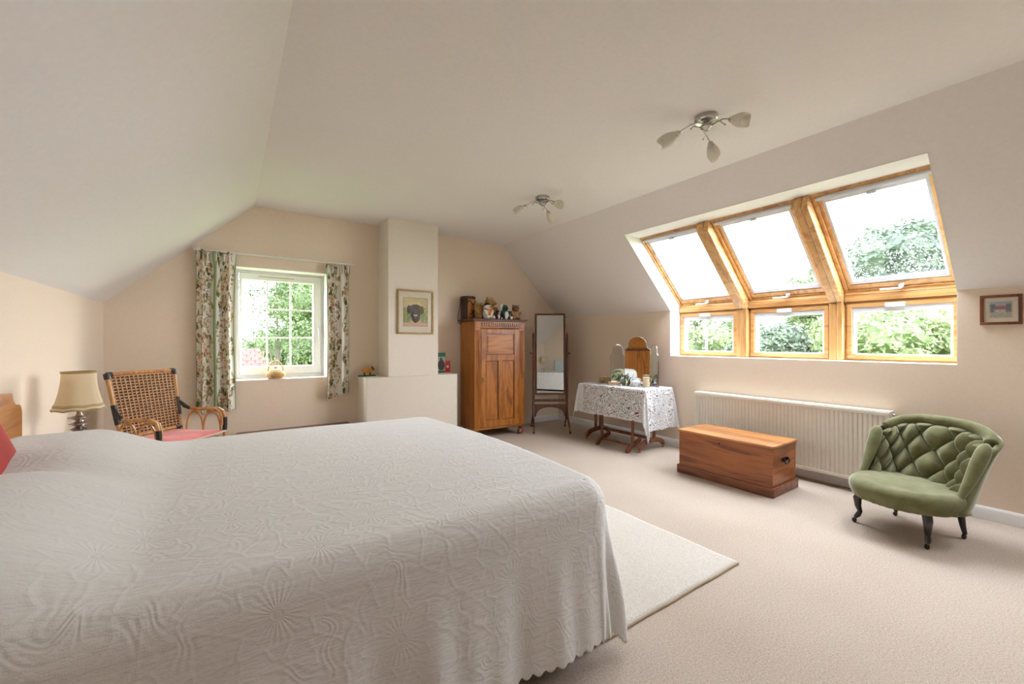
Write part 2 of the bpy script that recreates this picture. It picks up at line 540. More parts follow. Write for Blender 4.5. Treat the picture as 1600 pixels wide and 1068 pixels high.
# ------------------------------------------------------------------ mesh builder
class M:
    def __init__(s):
        s.v, s.f, s.uv, s.col = [], [], [], []

    def add(s, vs, fs, T=None, uv=None, col=None):
        k = len(s.v)
        for i, p in enumerate(vs):
            p = Vector(p)
            if T is not None:
                p = T @ p
            s.v.append(p)
            s.uv.append(uv[i] if uv else (0, 0))
            s.col.append(col[i] if col else (1, 1, 1))
        s.f += [tuple(j + k for j in q) for q in fs]
        return s

    def box(s, x0, x1, y0, y1, z0, z1, T=None):
        vs = [(x, y, z) for x in (x0, x1) for y in (y0, y1) for z in (z0, z1)]
        fs = [(0, 1, 3, 2), (4, 6, 7, 5), (0, 4, 5, 1), (2, 3, 7, 6), (0, 2, 6, 4), (1, 5, 7, 3)]
        return s.add(vs, fs, T)

    def prism(s, poly, axis, a, b, T=None):
        n = len(poly)
        vs = []
        for c in (a, b):
            for p, q in poly:
                vs.append({'x': (c, p, q), 'y': (p, c, q), 'z': (p, q, c)}[axis])
        fs = [tuple(range(n))[::-1], tuple(range(n, 2 * n))]
        fs += [(i, (i + 1) % n, n + (i + 1) % n, n + i) for i in range(n)]
        return s.add(vs, fs, T)

    def tube(s, pts, r, n=10, closed=False, T=None, flat=1.0):
        pts = [Vector(p) for p in pts]
        m = len(pts)
        rs = r if isinstance(r, (list, tuple)) else [r] * m
        vs = []
        tang = []
        for i in range(m):
            a = pts[(i - 1) % m] if closed else pts[max(i - 1, 0)]
            b = pts[(i + 1) % m] if closed else pts[min(i + 1, m - 1)]
            tang.append((b - a).normalized())
        up = Vector((0, 0, 1)) if abs(tang[0].z) < .9 else Vector((1, 0, 0))
        x = tang[0].cross(up).normalized()
        for i in range(m):
            x = (x - tang[i] * x.dot(tang[i])).normalized()
            y = tang[i].cross(x)
            for j in range(n):
                a = 2 * PI * j / n
                vs.append(pts[i] + x * math.cos(a) * rs[i] + y * math.sin(a) * rs[i] * flat)
        fs = []
        for i in range(m if closed else m - 1):
            k, l = i * n, ((i + 1) % m) * n
            fs += [(k + j, k + (j + 1) % n, l + (j + 1) % n, l + j) for j in range(n)]
        if not closed:
            fs += [tuple(range(n))[::-1], tuple(range((m - 1) * n, m * n))]
        return s.add(vs, fs, T)

    def lathe(s, prof, n=24, T=None):
        vs, fs = [], []
        m = len(prof)
        for r, z in prof:
            r = max(r, 1e-4)
            for j in range(n):
                a = 2 * PI * j / n
                vs.append((r * math.cos(a), r * math.sin(a), z))
        for i in range(m - 1):
            fs += [(i * n + j, i * n + (j + 1) % n, (i + 1) * n + (j + 1) % n, (i + 1) * n + j) for j in range(n)]
        fs += [tuple(range(n))[::-1], tuple(range((m - 1) * n, m * n))]
        return s.add(vs, fs, T)

    def grid(s, fn, nu, nv, cu=False, cv=False, T=None, uvf=None, colf=None):
        vs, uv, col = [], [], []
        NU, NV = (nu if cu else nu + 1), (nv if cv else nv + 1)
        for i in range(NU):
            for j in range(NV):
                u, v = i / nu, j / nv
                vs.append(fn(u, v))
                uv.append(uvf(u, v) if uvf else (u, v))
                col.append(colf(u, v) if colf else (1, 1, 1))
        fs = []
        for i in range(nu):
            for j in range(nv):
                a, b = i * NV + j, ((i + 1) % NU) * NV + j
                a2, b2 = i * NV + (j + 1) % NV, ((i + 1) % NU) * NV + (j + 1) % NV
                fs.append((a, b, b2, a2))
        return s.add(vs, fs, T, uv, col)

    def ell(s, c, r, n=16, T=None, rot=None):
        R = Matrix.Translation(c) @ (rot.to_4x4() if rot else Matrix.Identity(4))
        if T is not None:
            R = T @ R
        prof = [(math.sin(PI * i / n), -math.cos(PI * i / n)) for i in range(n + 1)]
        return s.lathe(prof, n + 4, R @ Matrix.Diagonal((r[0], r[1], r[2], 1)))


def obj(name, m, mat, parent=None, bevel=0, angle=38, seg=2, solid=0, remesh=0, kind=None, loc=None, rot=None, flat=False):
    me = D.meshes.new(name)
    me.from_pydata([tuple(p) for p in m.v], [], m.f)
    if any(u != (0, 0) for u in m.uv):
        ul = me.uv_layers.new(name='UVMap')
        vi = [0] * len(me.loops)
        me.loops.foreach_get('vertex_index', vi)
        flat_uv = []
        for k in vi:
            flat_uv += m.uv[k]
        ul.data.foreach_set('uv', flat_uv)
    if any(c != (1, 1, 1) for c in m.col):
        ca = me.color_attributes.new('print', 'FLOAT_COLOR', 'POINT')
        buf = []
        for c in m.col:
            buf += [c[0], c[1], c[2], 1]
        ca.data.foreach_set('color', buf)
    bm = bmesh.new()
    bm.from_mesh(me)
    bmesh.ops.recalc_face_normals(bm, faces=bm.faces)
    bm.to_mesh(me)
    bm.free()
    me.materials.append(mat)
    if not flat:
        me.polygons.foreach_set('use_smooth', [True] * len(me.polygons))
        if angle < 180:
            me.set_sharp_from_angle(angle=math.radians(angle))
    o = D.objects.new(name, me)
    C.objects.link(o)
    if parent:
        o.parent = parent
    if loc:
        o.location = loc
    if rot:
        o.rotation_euler = rot
    if remesh:
        q = o.modifiers.new('r', 'REMESH')
        q.mode = 'VOXEL'
        q.voxel_size = remesh
        q.use_smooth_shade = True
        q = o.modifiers.new('s', 'SMOOTH')
        q.iterations = 4
    if solid:
        q = o.modifiers.new('t', 'SOLIDIFY')
        q.thickness = solid
        q.offset = 0
    if bevel:
        q = o.modifiers.new('b', 'BEVEL')
        q.width = bevel
        q.segments = seg
        q.limit_method = 'ANGLE'
        q.angle_limit = math.radians(40)
        q.harden_normals = False
    if kind:
        o['kind'] = kind
    return o


def B(*a, T=None):
    return M().box(*a, T=T)


def thing(name, label, cat, loc=(0, 0, 0), rotz=0, group=None):
    o = D.objects.new(name, None)
    o.empty_display_size = .1
    C.objects.link(o)
    o.location = loc
    o.rotation_euler = (0, 0, rotz)
    o['label'] = label
    o['category'] = cat
    if group:
        o['group'] = group
    return o


def tag(o, label, cat, group=None):
    o['label'] = label
    o['category'] = cat
    if group:
        o['group'] = group
    return o


def struct(name, m, mat, parent=None, **kw):
    o = obj(name, m, mat, parent, **kw)
    if not parent:
        o['kind'] = 'structure'
    return o


def sroot(name, loc=(0, 0, 0), label=None):
    o = D.objects.new(name, None)
    o.empty_display_size = .1
    C.objects.link(o)
    o.location = loc
    o['kind'] = 'structure'
    if label:
        o['label'] = label
    return o


# ------------------------------------------------------------------ room shell
XL, XR, YG, YB = -.935, 4.41, 5.14, -4.0
ZK, ZKR, ZC, CXL, CXR = 1.60, 1.63, 2.68, .22, 3.33
SY0, SY1, SZ0, SZT = .675, 3.075, 1.08, 2.43
struct('floor', B(XL - .3, XR + .35, YB - .3, YG + .35, -.2, 0), W['carpet'])
# left wall + slope
struct('wall_left', B(XL - .25, XL, YB - .25, YG + .25, 0, ZK + .05), W['wall'])
struct('wall_slope_left', M().prism([(XL, ZK), (XL - .28, ZK), (XL - .28, ZK + .1), (CXL - .2, ZC + .22), (CXL, ZC + .22), (CXL, ZC)], 'y', YB - .25, YG + .25), W['ceil'])
struct('ceiling', B(CXL, CXR, YB - .25, YG + .25, ZC, ZC + .22), W['ceil'])
# right wall with the opening for the roof windows
m = M()
m.box(XR, XR + .30, SY0, SY1, 0, SZ0)
m.box(XR, XR + .30, SY1, YG + .25, 0, ZKR)
m.box(XR, XR + .30, YB - .25, SY0, 0, ZKR)
struct('wall_right', m, W['wall_r'])
m = M()
RW0, RW1, RWZ = -1.05, .10, 1.75  # unseen opening behind the camera, added to let in more sky light
po = [(XR, ZKR), (CXR, ZC), (CXR, ZC + .22), (CXR + .2, ZC + .22), (XR + .3, ZKR + .2), (XR + .3, ZKR)]
m.prism(po, 'y', SY1, YG + .25)
m.prism(po, 'y', RW1, SY0)
m.prism(po, 'y', YB - .25, RW0)
xs = XR - (SZT - ZKR) / (ZC - ZKR) * (XR - CXR)
m.prism([(xs, SZT), (CXR, ZC), (CXR, ZC + .22), (CXR + .2, ZC + .22), (xs + .31, SZT + .02), (xs + .30, SZT)], 'y', SY0, SY1)
m.prism([(xs, SZT), (CXR, ZC), (CXR, ZC + .22), (CXR + .2, ZC + .22), (xs + .31, SZT + .02), (xs + .30, SZT)], 'y', RW0, RW1)
xr_ = XR - (RWZ - ZKR) / (ZC - ZKR) * (XR - CXR)
m.prism([(XR, ZKR), (xr_, RWZ), (xr_ + .25, RWZ), (XR + .3, ZKR + .0)], 'y', RW0, RW1)
struct('wall_slope_right', m, W['ceil'])
# white lining of the opening
m = M()
m.box(XR + .001, XR + .22, SY1 - .004, SY1 + .002, SZ0, ZKR)
m.prism([(XR, ZKR), (xs, SZT), (xs + .26, SZT), (XR + .22, ZKR + .08), (XR + .22, ZKR)], 'y', SY1 - .004, SY1 + .002)
m.box(XR + .001, XR + .22, SY0 - .002, SY0 + .004, SZ0, ZKR)
m.prism([(XR, ZKR), (xs, SZT), (xs + .26, SZT), (XR + .22, ZKR + .08), (XR + .22, ZKR)], 'y', SY0 - .002, SY0 + .004)
m.box(XR + .001, XR + .23, SY0, SY1, SZ0 - .001, SZ0 + .004)
m.box(xs + .001, xs + .26, SY0, SY1, SZT - .004, SZT + .001)
struct('trim_1', m, W['reveal'])
# gable wall with window opening
WX0, WX1, WZ0, WZ1 = .055, .93, .845, 2.035
m = M()
m.box(XL - .3, WX0, YG, YG + .3, 0, 2.9)
m.box(WX1, XR + .4, YG, YG + .3, 0, 2.9)
m.box(WX0, WX1, YG, YG + .3, 0, WZ0)
m.box(WX0, WX1, YG, YG + .3, WZ1, 2.9)
struct('wall_gable', m, W['wall'])
m = M()
m.box(WX0 - .001, WX0 + .004, YG + .002, YG + .22, WZ0, WZ1)
m.box(WX1 - .004, WX1 + .001, YG + .002, YG + .22, WZ0, WZ1)
m.box(WX0, WX1, YG + .002, YG + .22, WZ1 - .004, WZ1 + .001)
m.box(WX0, WX1, YG - .004, YG + .22, WZ0 - .001, WZ0 + .005)
struct('trim_2', m, W['reveal'])
# back wall, behind the camera
struct('wall_back', B(XL - .3, XR + .4, YB - .3, YB, 0, 2.9), W['wall'])
# chimney breast
YF = 4.76
m = M()
m.prism([(1.262, YF + .02), (1.268, YF + .006), (1.282, YF), (2.400, YF), (2.400, YG + .02), (1.262, YG + .02)], 'z', 0, .845)
m.box(1.515, 2.136, YF, YG + .02, .845, ZC + .02)
struct('wall_chimney_breast', m, W['chim'], bevel=.006)

# baseboards
def base_prof(x0, s):
    # cross-section in (offset from wall, z); s = direction into the room
    return [(x0, 0), (x0 + s * .016, 0), (x0 + s * .016, .072), (x0 + s * .012, .082), (x0 + s * .005, .092), (x0, .092)]


struct('baseboard_right', M().prism(base_prof(XR, -1), 'y', YB, YG), W['white'])
struct('baseboard_left', M().prism(base_prof(XL, 1), 'y', YB, YG), W['white'])
m = M()
m.prism(base_prof(YG, -1), 'x', XL + .016, 1.262)
m.prism(base_prof(YG, -1), 'x', 2.40, XR - .016)
struct('baseboard_gable', m, W['white'])
struct('baseboard_back', M().prism(base_prof(YB, 1), 'x', XL + .016, XR - .016), W['white'])

# ------------------------------------------------------------------ gable window
w = sroot('window_1')
fy0, fy1 = YG + .21, YG + .28
m = M()
fw = .03
for x0, x1, z0, z1 in ((WX0, WX1, WZ0, WZ0 + fw + .01), (WX0, WX1, WZ1 - fw, WZ1), (WX0, WX0 + fw, WZ0 + fw + .01, WZ1 - fw), (WX1 - fw, WX1, WZ0 + fw + .01, WZ1 - fw)):
    m.box(x0, x1, fy0, fy1, z0, z1)
obj('window_frame', m, W['upvc'], w, bevel=.004)
gx0, gx1, gz0, gz1 = WX0 + .06, WX1 - .115, WZ0 + .135, WZ1 - .105
sx0, sx1, sz0, sz1 = WX0 + fw + .002, WX1 - fw - .002, WZ0 + fw + .012, WZ1 - fw - .002
m = M()
for x0, x1, z0, z1 in ((sx0, sx1, sz0, gz0), (sx0, sx1, gz1, sz1), (sx0, gx0, gz0, gz1), (gx1, sx1, gz0, gz1)):
    m.box(x0, x1, fy0 - .012, fy1 - .01, z0, z1)
sash = obj('sash', m, W['upvc'], w, bevel=.006)
for k in (1, 2):
    x = gx0 + (gx1 - gx0) * k / 3
    obj('glazing_bar', B(x - .008, x + .008, fy0 + .010, fy0 + .034, gz0, gz1), W['upvc'], sash, bevel=.003)
    z = gz0 + (gz1 - gz0) * k / 3
    obj('glazing_bar', B(gx0, gx1, fy0 + .012, fy0 + .034, z - .008, z + .008), W['upvc'], sash, bevel=.003)
for i in range(3):
    for j in range(3):
        ax, bx = gx0 + (gx1 - gx0) * i / 3, gx0 + (gx1 - gx0) * (i + 1) / 3
        az, bz = gz0 + (gz1 - gz0) * j / 3, gz0 + (gz1 - gz0) * (j + 1) / 3
        obj('glass_pane', B(ax + .008, bx - .008, fy0 + .022, fy0 + .025, az + .008, bz - .008), W['glass'], sash)
h = M().box(gx1 + .045, gx1 + .07, fy0 - .03, fy0 - .013, 1.36, 1.42)
h.box(gx1 + .049, gx1 + .066, fy0 - .05, fy0 - .034, 1.29, 1.40)
h.box(gx1 + .05, gx1 + .065, fy0 - .05, fy0 - .013, 1.38, 1.40)
obj('handle', h, W['whitemetal'], w, bevel=.004)
obj('trickle_vent', B(gx0 + .15, gx1 - .2, fy0 - .018, fy0 - .013, gz1 + .035, gz1 + .041), W['rugedge'], w)

# ------------------------------------------------------------------ roof windows
PT, PB = Vector((3.83, 0, 2.435)), Vector((4.61, 0, 1.685))
vdir = (PT - PB).normalized()
LEN = (PT - PB).length
wdir = Vector((-vdir.z, 0, vdir.x))
if wdir.x < 0:
    wdir = -wdir
# local (a along y, b up the slope, c outward) -> world
TS = Matrix(((0, vdir.x, wdir.x, PB.x), (1, 0, 0, 0), (0, vdir.z, wdir.z, PB.z), (0, 0, 0, 1)))
units = [(2.362, 3.073), (1.517, 2.240), (.677, 1.405)]


def ringboxes(m, a0, a1, b0, b1, c0, c1, w, wb=None, wt=None, T=None):
    wb = w if wb is None else wb
    wt = w if wt is None else wt
    m.box(a0, a1, b0, b0 + wb, c0, c1, T)
    m.box(a0, a1, b1 - wt, b1, c0, c1, T)
    m.box(a0, a0 + w, b0 + wb, b1 - wt, c0, c1, T)
    m.box(a1 - w, a1, b0 + wb, b1 - wt, c0, c1, T)


for k, (y0, y1) in enumerate(units):
    w = sroot('window_%d' % (k + 2))
    m = M()
    ringboxes(m, y0, y1, 0, LEN, 0, .09, .028, .03, .045, TS)
    obj('window_frame', m, W['pine_x'], w, bevel=.003)
    a0, a1, b0, b1 = y0 + .030, y1 - .030, .032, LEN - .052
    m = M()
    ringboxes(m, a0, a1, b0, b1, .012, .085, .026, .05, .03, TS)
    s = obj('sash', m, W['pine_x'], w, bevel=.003)
    a0 += .026
    a1 -= .026
    b0 += .05
    b1 -= .03
    m = M()
    ringboxes(m, a0, a1, b0, b1, .02, .075, .021, .012, .046, TS)
    obj('blind_track', m, W['greyplastic'], s, bevel=.002)
    for q in range(3):
        obj('blind_cassette', B(a0 + .014, a1 - .014, b0 + .011 + .011 * q, b0 + .019 + .011 * q, .016 + .006 * q, .05, T=TS), W['greyplastic'] if q == 1 else W['whitemetal'], s, bevel=.002)
    obj('blind_pull', B((a0 + a1) / 2 - .045, (a0 + a1) / 2 + .045, b0 + .016, b0 + .034, .006, .022, T=TS), W['whitemetal'], s, bevel=.004)
    obj('blind_bar', B((a0 + a1) / 2 - .03, (a0 + a1) / 2 + .03, b1 - .052, b1 - .030, .006, .02, T=TS), W['greyplastic'], s, bevel=.004)
    obj('glass_pane', B(a0 + .014, a1 - .014, b0 + .010, b1 - .036, .055, .059, T=TS), W['rainglass'], s)
    m = M().box(y0 + .03, y1 - .03, LEN - .075, LEN - .05, -.022, .010, TS)
    obj('ventilation_bar', m, W['greyplastic'], w, bevel=.005)
    yc = (y0 + y1) / 2 + .02
    m = M().box(yc - .06, yc - .03, .045, .068, -.03, .012, TS)
    m.box(yc - .05, yc + .09, .045, .058, -.045, -.03, TS)
    obj('handle', m, W['whitemetal'], w, bevel=.005)
    # lower vertical window
    w = sroot('window_%d' % (k + 5))
    TV = Matrix(((0, 0, 1, 4.61), (1, 0, 0, 0), (0, 1, 0, 0), (0, 0, 0, 1)))
    m = M()
    ringboxes(m, y0, y1, SZ0 + .005, 1.607, 0.0, .09, .012, .012, .012, TV)
    obj('window_frame', m, W['pine_y'], w, bevel=.002)
    m = M()
    ringboxes(m, y0 + .013, y1 - .013, SZ0 + .019, 1.593, -.012, .075, .036, .036, .036, TV)
    s = obj('sash', m, W['pine_y'], w, bevel=.004)
    m = M()
    ringboxes(m, y0 + .049, y1 - .049, SZ0 + .055, 1.557, .0, .07, .016, .012, .045, TV)
    obj('blind_track', m, W['greyplastic'], s, bevel=.002)
    obj('glass_pane', B(y0 + .06, y1 - .06, SZ0 + .062, 1.515, .045, .049, T=TV), W['glass'], s)
    m = M().box(yc - .065, yc + .065, 1.548, 1.582, -.034, -.012, TV)
    obj('ventilation_flap', m, W['whitemetal'], w, bevel=.005)
w = sroot('window_8')  # unseen rear roof window, added to brighten the room; placed to suit the picture's glare
for y0, y1 in ((RW0, -.50), (-.46, RW1)):
    m = M()
    ringboxes(m, y0, y1, .09, LEN, 0, .09, .06, .06, .06, TS)
    obj('sash', m, W['pine_x'], w, bevel=.003)
    obj('glass_pane', B(y0 + .055, y1 - .055, .145, LEN - .055, .05, .054, T=TS), W['rainglass'], w)
obj('beam', B(-.50, -.46, .0, LEN, -.05, .09, T=TS), W['pine_x'], w)
# wooden beams
w = sroot('trim_3')
for k, (y0, y1) in enumerate(units):
    m = M().box(4.585, 4.70, y0, y1, 1.609, 1.665)
    m.prism([(4.585, 1.668), (4.60, 1.692), (4.70, 1.76), (4.70, 1.668)], 'y', y0, y1)
    obj('rail', m, W['pine_y'], w, bevel=.003)
n_ = 4
w = sroot('trim_4')
for y0, y1 in ((2.2405, 2.3615), (1.4055, 1.5165)):
    obj('rail', B(4.60, 4.70, y0, y1, 1.60, 1.79), W['pine_y'], w)
for y0, y1 in ((2.242, 2.360), (1.407, 1.515)):
    ym = y0 + .048
    obj('post', B(4.565, 4.70, ym + .001, y1, SZ0 + .004, 1.60), W['pine_z'], w, bevel=.003)
    obj('post', B(4.545, 4.70, y0, ym - .001, SZ0 + .004, 1.63), W['pine_z'], w, bevel=.014, seg=4)
    # sloping beam: two laminations, one ending in a round nose
    m = M()
    pr = []
    c0 = -.085
    pts = [(LEN - .01, .09), (-.02, .09), (-.03, .02), (-.02, c0), (LEN - .06, c0), (LEN - .01, c0 + .055)]
    prism_pts = [(q[0], q[1]) for q in pts]
    m.prism(prism_pts, 'x', ym + .001, y1, T=TS)
    obj('beam', m, W['pine_x'], w, bevel=.004)
    pts = [(LEN - .01, .09), (-.02, .09)]
    R = .045
    for i in range(9):
        a = PI * .5 + PI * i / 8
        pts.append((-.06 + R * 1.2 * math.cos(a), -.052 + R * math.sin(a) * 1.0))
    pts += [(LEN - .06, -.097), (LEN - .01, -.03)]
    m = M().prism(pts, 'x', y0, ym - .001, T=TS)
    obj('beam', m, W['pine_x'], w, bevel=.010, seg=3)

portal('roof_window_portal', (PT + PB) / 2 + Vector((.12, (SY0 + SY1) / 2, .12)), (0, math.atan2(1, 1) + 0, 0), 1.15, 2.45)
D.objects['roof_window_portal'].rotation_euler = Vector((-wdir.x, 0, -wdir.z)).to_track_quat('-Z', 'Y').to_euler()
D.objects['roof_window_portal'].data.size = 2.45
D.objects['roof_window_portal'].data.size_y = 1.2
q = D.objects.get('roof_window_portal')
# '-Z' faces the room; the long side must lie along world Y
zz = Vector((-wdir.x, 0, -wdir.z))
xx = Vector((0, 1, 0))
R_ = Matrix((xx, (-zz).cross(xx), -zz)).transposed()
q.rotation_euler = R_.to_euler()


def portal_at(name, c, zdir, xdir, a, b):
    portal(name, c, (0, 0, 0), a, b)
    z_ = Vector(zdir)
    x_ = Vector(xdir)
    R2 = Matrix((x_, (-z_).cross(x_), -z_)).transposed()
    D.objects[name].rotation_euler = R2.to_euler()


portal_at('low_window_portal', (4.72, (SY0 + SY1) / 2, 1.35), (-1, 0, 0), (0, 1, 0), 2.45, .55)
portal_at('added_rear_window_portal', (PT + PB) / 2 + Vector((.12, (RW0 + RW1) / 2, .12)), (-wdir.x, 0, -wdir.z), (0, 1, 0), RW1 - RW0, 1.1)
portal_at('gable_window_portal', ((WX0 + WX1) / 2, YG + .31, 1.44), (0, -1, 0), (1, 0, 0), .9, 1.2)

# ------------------------------------------------------------------ outdoors
FX, FY = math.sin(.598), math.cos(.598)


def at(u, t, dz=0):
    s = (u - 800) / 648.4
    return Vector((FX * t + FY * s * t, FY * t - FX * s * t, dz))


GZ = -2.9
struct('ground_lawn', B(-60, 80, -40, 90, GZ - .3, GZ), W['grass'])


def foliage(rnd, blobs, n, size, core=True):
    m = M()
    if core:
        for b in blobs:
            def g(u, v, b=b):
                th, ph = 2 * PI * u, PI * v
                d = Vector((math.cos(th) * math.sin(ph), math.sin(th) * math.sin(ph), math.cos(ph)))
                k = .80 * (1 + .22 * noise.noise(d * 2.3 + Vector(b[:3]))) * (1 + .12 * noise.noise(d * 7 + Vector(b[:3])))
                return (b[0] + d.x * b[3] * k, b[1] + d.y * b[4] * k, b[2] + d.z * b[5] * k)
            m.grid(g, 22, 12, cu=True)
    tot = sum(b[3] * b[4] * b[5] for b in blobs) ** 1
    vols = [(b[3] * b[4] * b[5]) ** .67 for b in blobs]
    sv = sum(vols)
    for b, vv in zip(blobs, vols):
        for _ in range(int(n * vv / sv)):
            d = Vector((rnd.gauss(0, 1), rnd.gauss(0, 1), rnd.gauss(0, 1))).normalized()
            rr = rnd.uniform(.55, 1.06) ** .6
            nz = 1 + .22 * noise.noise(d * 2.3 + Vector(b[:3]))
            p = Vector((b[0] + d.x * b[3] * rr * nz, b[1] + d.y * b[4] * rr * nz, b[2] + d.z * b[5] * rr * nz))
            nrm = (d + Vector((rnd.gauss(0, .5), rnd.gauss(0, .5), rnd.gauss(0, .5) + .3))).normalized()
            a = nrm.orthogonal().normalized()
            a = Matrix.Rotation(rnd.uniform(0, 6.28), 3, nrm) @ a
            c = nrm.cross(a)
            s = size * rnd.uniform(.6, 1.4)
            k = len(m.v)
            for q in (p - a * s, p + c * s * .45, p + a * s, p - c * s * .45):
                m.v.append(q)
                m.uv.append((0, 0))
                m.col.append((1, 1, 1))
            m.f.append((k, k + 1, k + 2, k + 3))
    return m


def plant(name, label, cat, base, blobs, n, size, mat, trunk=None, seed=0, group=None):
    rnd = random.Random(seed)
    t = thing(name, label, cat, base, 0, group)
    f = obj('foliage', foliage(rnd, blobs, n, size, n > 5000), mat, t, flat=True)
    f['kind'] = 'stuff'
    # inner mass keeps the crown opaque
    if trunk:
        m = M()
        h, r = trunk
        m.tube([(0, 0, 0), (.05, .02, h * .5), (0, .05, h)], [r, r * .75, r * .5], 8)
        for b in blobs[:6]:
            m.tube([(0, .02, h * .55), (b[0] * .5, b[1] * .5, (h * .6 + b[2]) / 2), (b[0], b[1], b[2])], [r * .5, r * .3, r * .12], 6)
        obj('trunk', m, W['bark'], t)
    return t


def cluster(rnd, w, d, h, z0, k, rb):
    """k blobs filling a crown of width w, depth d, height h whose foot is at z0"""
    out = []
    for i in range(k):
        a = rnd.uniform(0, 6.28)
        q = rnd.uniform(.1, .9)
        fz = rnd.uniform(.15, .9)
        sh = math.sin(PI * min(.98, fz * .75 + .2)) ** .5
        out.append((w * .5 * q * math.cos(a) * sh, d * .5 * q * math.sin(a) * sh, z0 + h * fz, rb * rnd.uniform(.75, 1.2), rb * rnd.uniform(.75, 1.2), rb * rnd.uniform(.6, .95)))
    return out


EXT = [
    ('tree', 'broad dark green tree high behind the roof window nearest the armchair', 'tree', 1425, 13.0, 5.5, 5.6, 4.0, .6, 34, 1.0, 36000, .085, 'leaf_blue', 1),
    ('tree', 'smaller dark tree showing at the lower corner of the middle roof window', 'tree', 1282, 22.5, 6.6, 4.4, 3.0, -.2, 14, .9, 10000, .13, 'leaf_mid', 2),
    ('shrub', 'large pale green shrub filling the low window nearest the armchair', 'shrub', 1405, 8.4, 2.6, 5.8, 2.0, -2.2, 44, .8, 75000, .048, 'leaf_light', 3),
    ('shrub', 'rounded yellow-green shrub low in front of the broad pale one', 'shrub', 1350, 6.2, 1.12, 1.5, 1.2, -1.6, 12, .5, 14000, .036, 'leaf_birch', 4),
    ('shrub', 'dense blue-green round shrub seen through the middle low window', 'shrub', 1212, 10.5, 2.15, 2.5, 2.0, -1.6, 20, .7, 34000, .055, 'leaf_blue', 5),
    ('tree', 'fresh green tree seen through the middle low window beside the round shrub', 'tree', 1262, 17.5, 4.75, 4.0, 2.6, -.9, 22, .8, 30000, .075, 'leaf_light', 6),
    ('shrub', 'bright green shrub seen through the low window next to the dressing table', 'shrub', 1100, 13.2, 2.2, 3.6, 2.0, -1.4, 22, .7, 34000, .06, 'leaf_light', 7),
    ('shrub', 'mid green bush behind the bright shrub in the low window by the table', 'shrub', 1150, 18.2, 2.95, 3.4, 2.2, -1.2, 18, .8, 16000, .10, 'leaf_mid', 8),
    ('tree', 'thin young tree with sparse leaves above the bright green shrub', 'tree', 1090, 9.4, 2.3, .9, .9, .9, 5, .28, 300, .06, 'leaf_mid', 9),
    ('hedge', 'long distant hedge line beyond the garden shrubs', 'hedge', 1250, 27.0, 2.3, 36, 1.6, -2.6, 70, 1.7, 22000, .22, 'leaf_mid', 10),
    ('tree', 'dense willow-like green tree filling the right half of the gable window', 'tree', 492, 11.5, 4.6, 3.0, 2.2, -2.4, 44, .75, 60000, .055, 'leaf_birch', 11),
    ('tree', 'loose birch tree with small scattered leaves in the middle of the gable window', 'tree', 432, 9.2, 3.6, 2.2, 1.2, 1.0, 16, .42, 4200, .036, 'leaf_mid', 12),
    ('shrub', 'yellow-green bush in front of the red tiled roof', 'shrub', 420, 7.8, 1.15, 1.3, 1.0, -1.4, 16, .45, 16000, .04, 'leaf_birch', 13),
    ('hedge', 'clipped hedge along the ridge behind the red tiled roof', 'hedge', 385, 23.0, 2.2, 9.5, 1.4, -1.4, 30, 1.0, 16000, .13, 'leaf_mid', 14),
]
for (nm, lab, cat, u, t_, top, wd, dp, z0, k, rb, nn, sz, mt, sd) in EXT:
    rnd = random.Random(sd * 7)
    p = at(u, t_, GZ)
    bl = cluster(rnd, max(.2, wd - rb * 1.2), max(.2, dp - rb * 1.2), top - z0 - rb * .8, z0 - GZ, k, rb)
    ang = -.598
    c_, s_ = math.cos(ang), math.sin(ang)
    bl = [(x * c_ - y * s_, x * s_ + y * c_, z, a, b_, c2) for x, y, z, a, b_, c2 in bl]
    plant(nm, lab, cat, p, bl, nn, sz, W[mt], (top - GZ - rb * 2, .035) if cat == 'tree' else None, sd)

# the neighbouring outbuilding with a red tiled roof
p = at(385, 13.2, GZ)
house = thing('outbuilding', 'low brick outbuilding with a weathered red tiled roof seen through the gable window', 'building', p, 0)
obj('wall', B(-5, 1.0, 0, 5, 0, 2.0), W['brick'], house)
TR = Matrix.Translation((-5.3, -.35, 1.85)) @ Matrix.Rotation(math.radians(38), 4, 'X')
obj('roof', B(0, 6.6, 0, 3.3, -.08, -.02, T=TR), W['rooftile'], house)
m = M()
rnd = random.Random(5)
for i in range(20):
    for j in range(26):
        x = j * .25 + (i % 2) * .12
        m.box(x, x + .235, i * .165, i * .165 + .2, -.02 + rnd.uniform(0, .01), .012 + rnd.uniform(0, .012), T=TR @ Matrix.Translation((0, 0, 0)))
o = obj('roof_tiles', m, W['rooftile'], house, flat=True)
o['kind'] = 'stuff'

# ------------------------------------------------------------------ rug
RX0, RX1, RY0, RY1 = .95, 2.37, 1.215, 2.95


def rug_fn(u, v):
    x = RX0 + (RX1 - RX0) * u
    y = RY0 + (RY1 - RY0) * v
    z = .013
    # one corner curls up and folds over beside the bed
    d = max(0, .30 - math.hypot((x - RX0) * .9, (y - RY0) * 1.6))
    z += d * .22 * (1 + .4 * math.sin(14 * x))
    y -= d * .10 * math.sin(9 * x)
    y += .0015 * math.sin(x * 17)
    x += .003 * math.sin(y * 13)
    return (x, y, z)


rug = obj('floor_rug', M().grid(rug_fn, 90, 70), W['rug'], angle=180)
q = rug.modifiers.new('t', 'SOLIDIFY')
q.thickness = .011
q.offset = -1
tag(rug, 'pale ivory rug lying on the carpet partly under the bed, one corner curled', 'rug')
m = M()
m.tube([rug_fn(i / 60, 0.0) for i in range(61)], .0055, 6, T=Matrix.Translation((0, -.001, -.006)))
m.tube([rug_fn(1, i / 60) for i in range(61)], .0035, 6, T=Matrix.Translation((.001, 0, -.006)))
obj('bound_edge', m, W['rugedge'], rug)

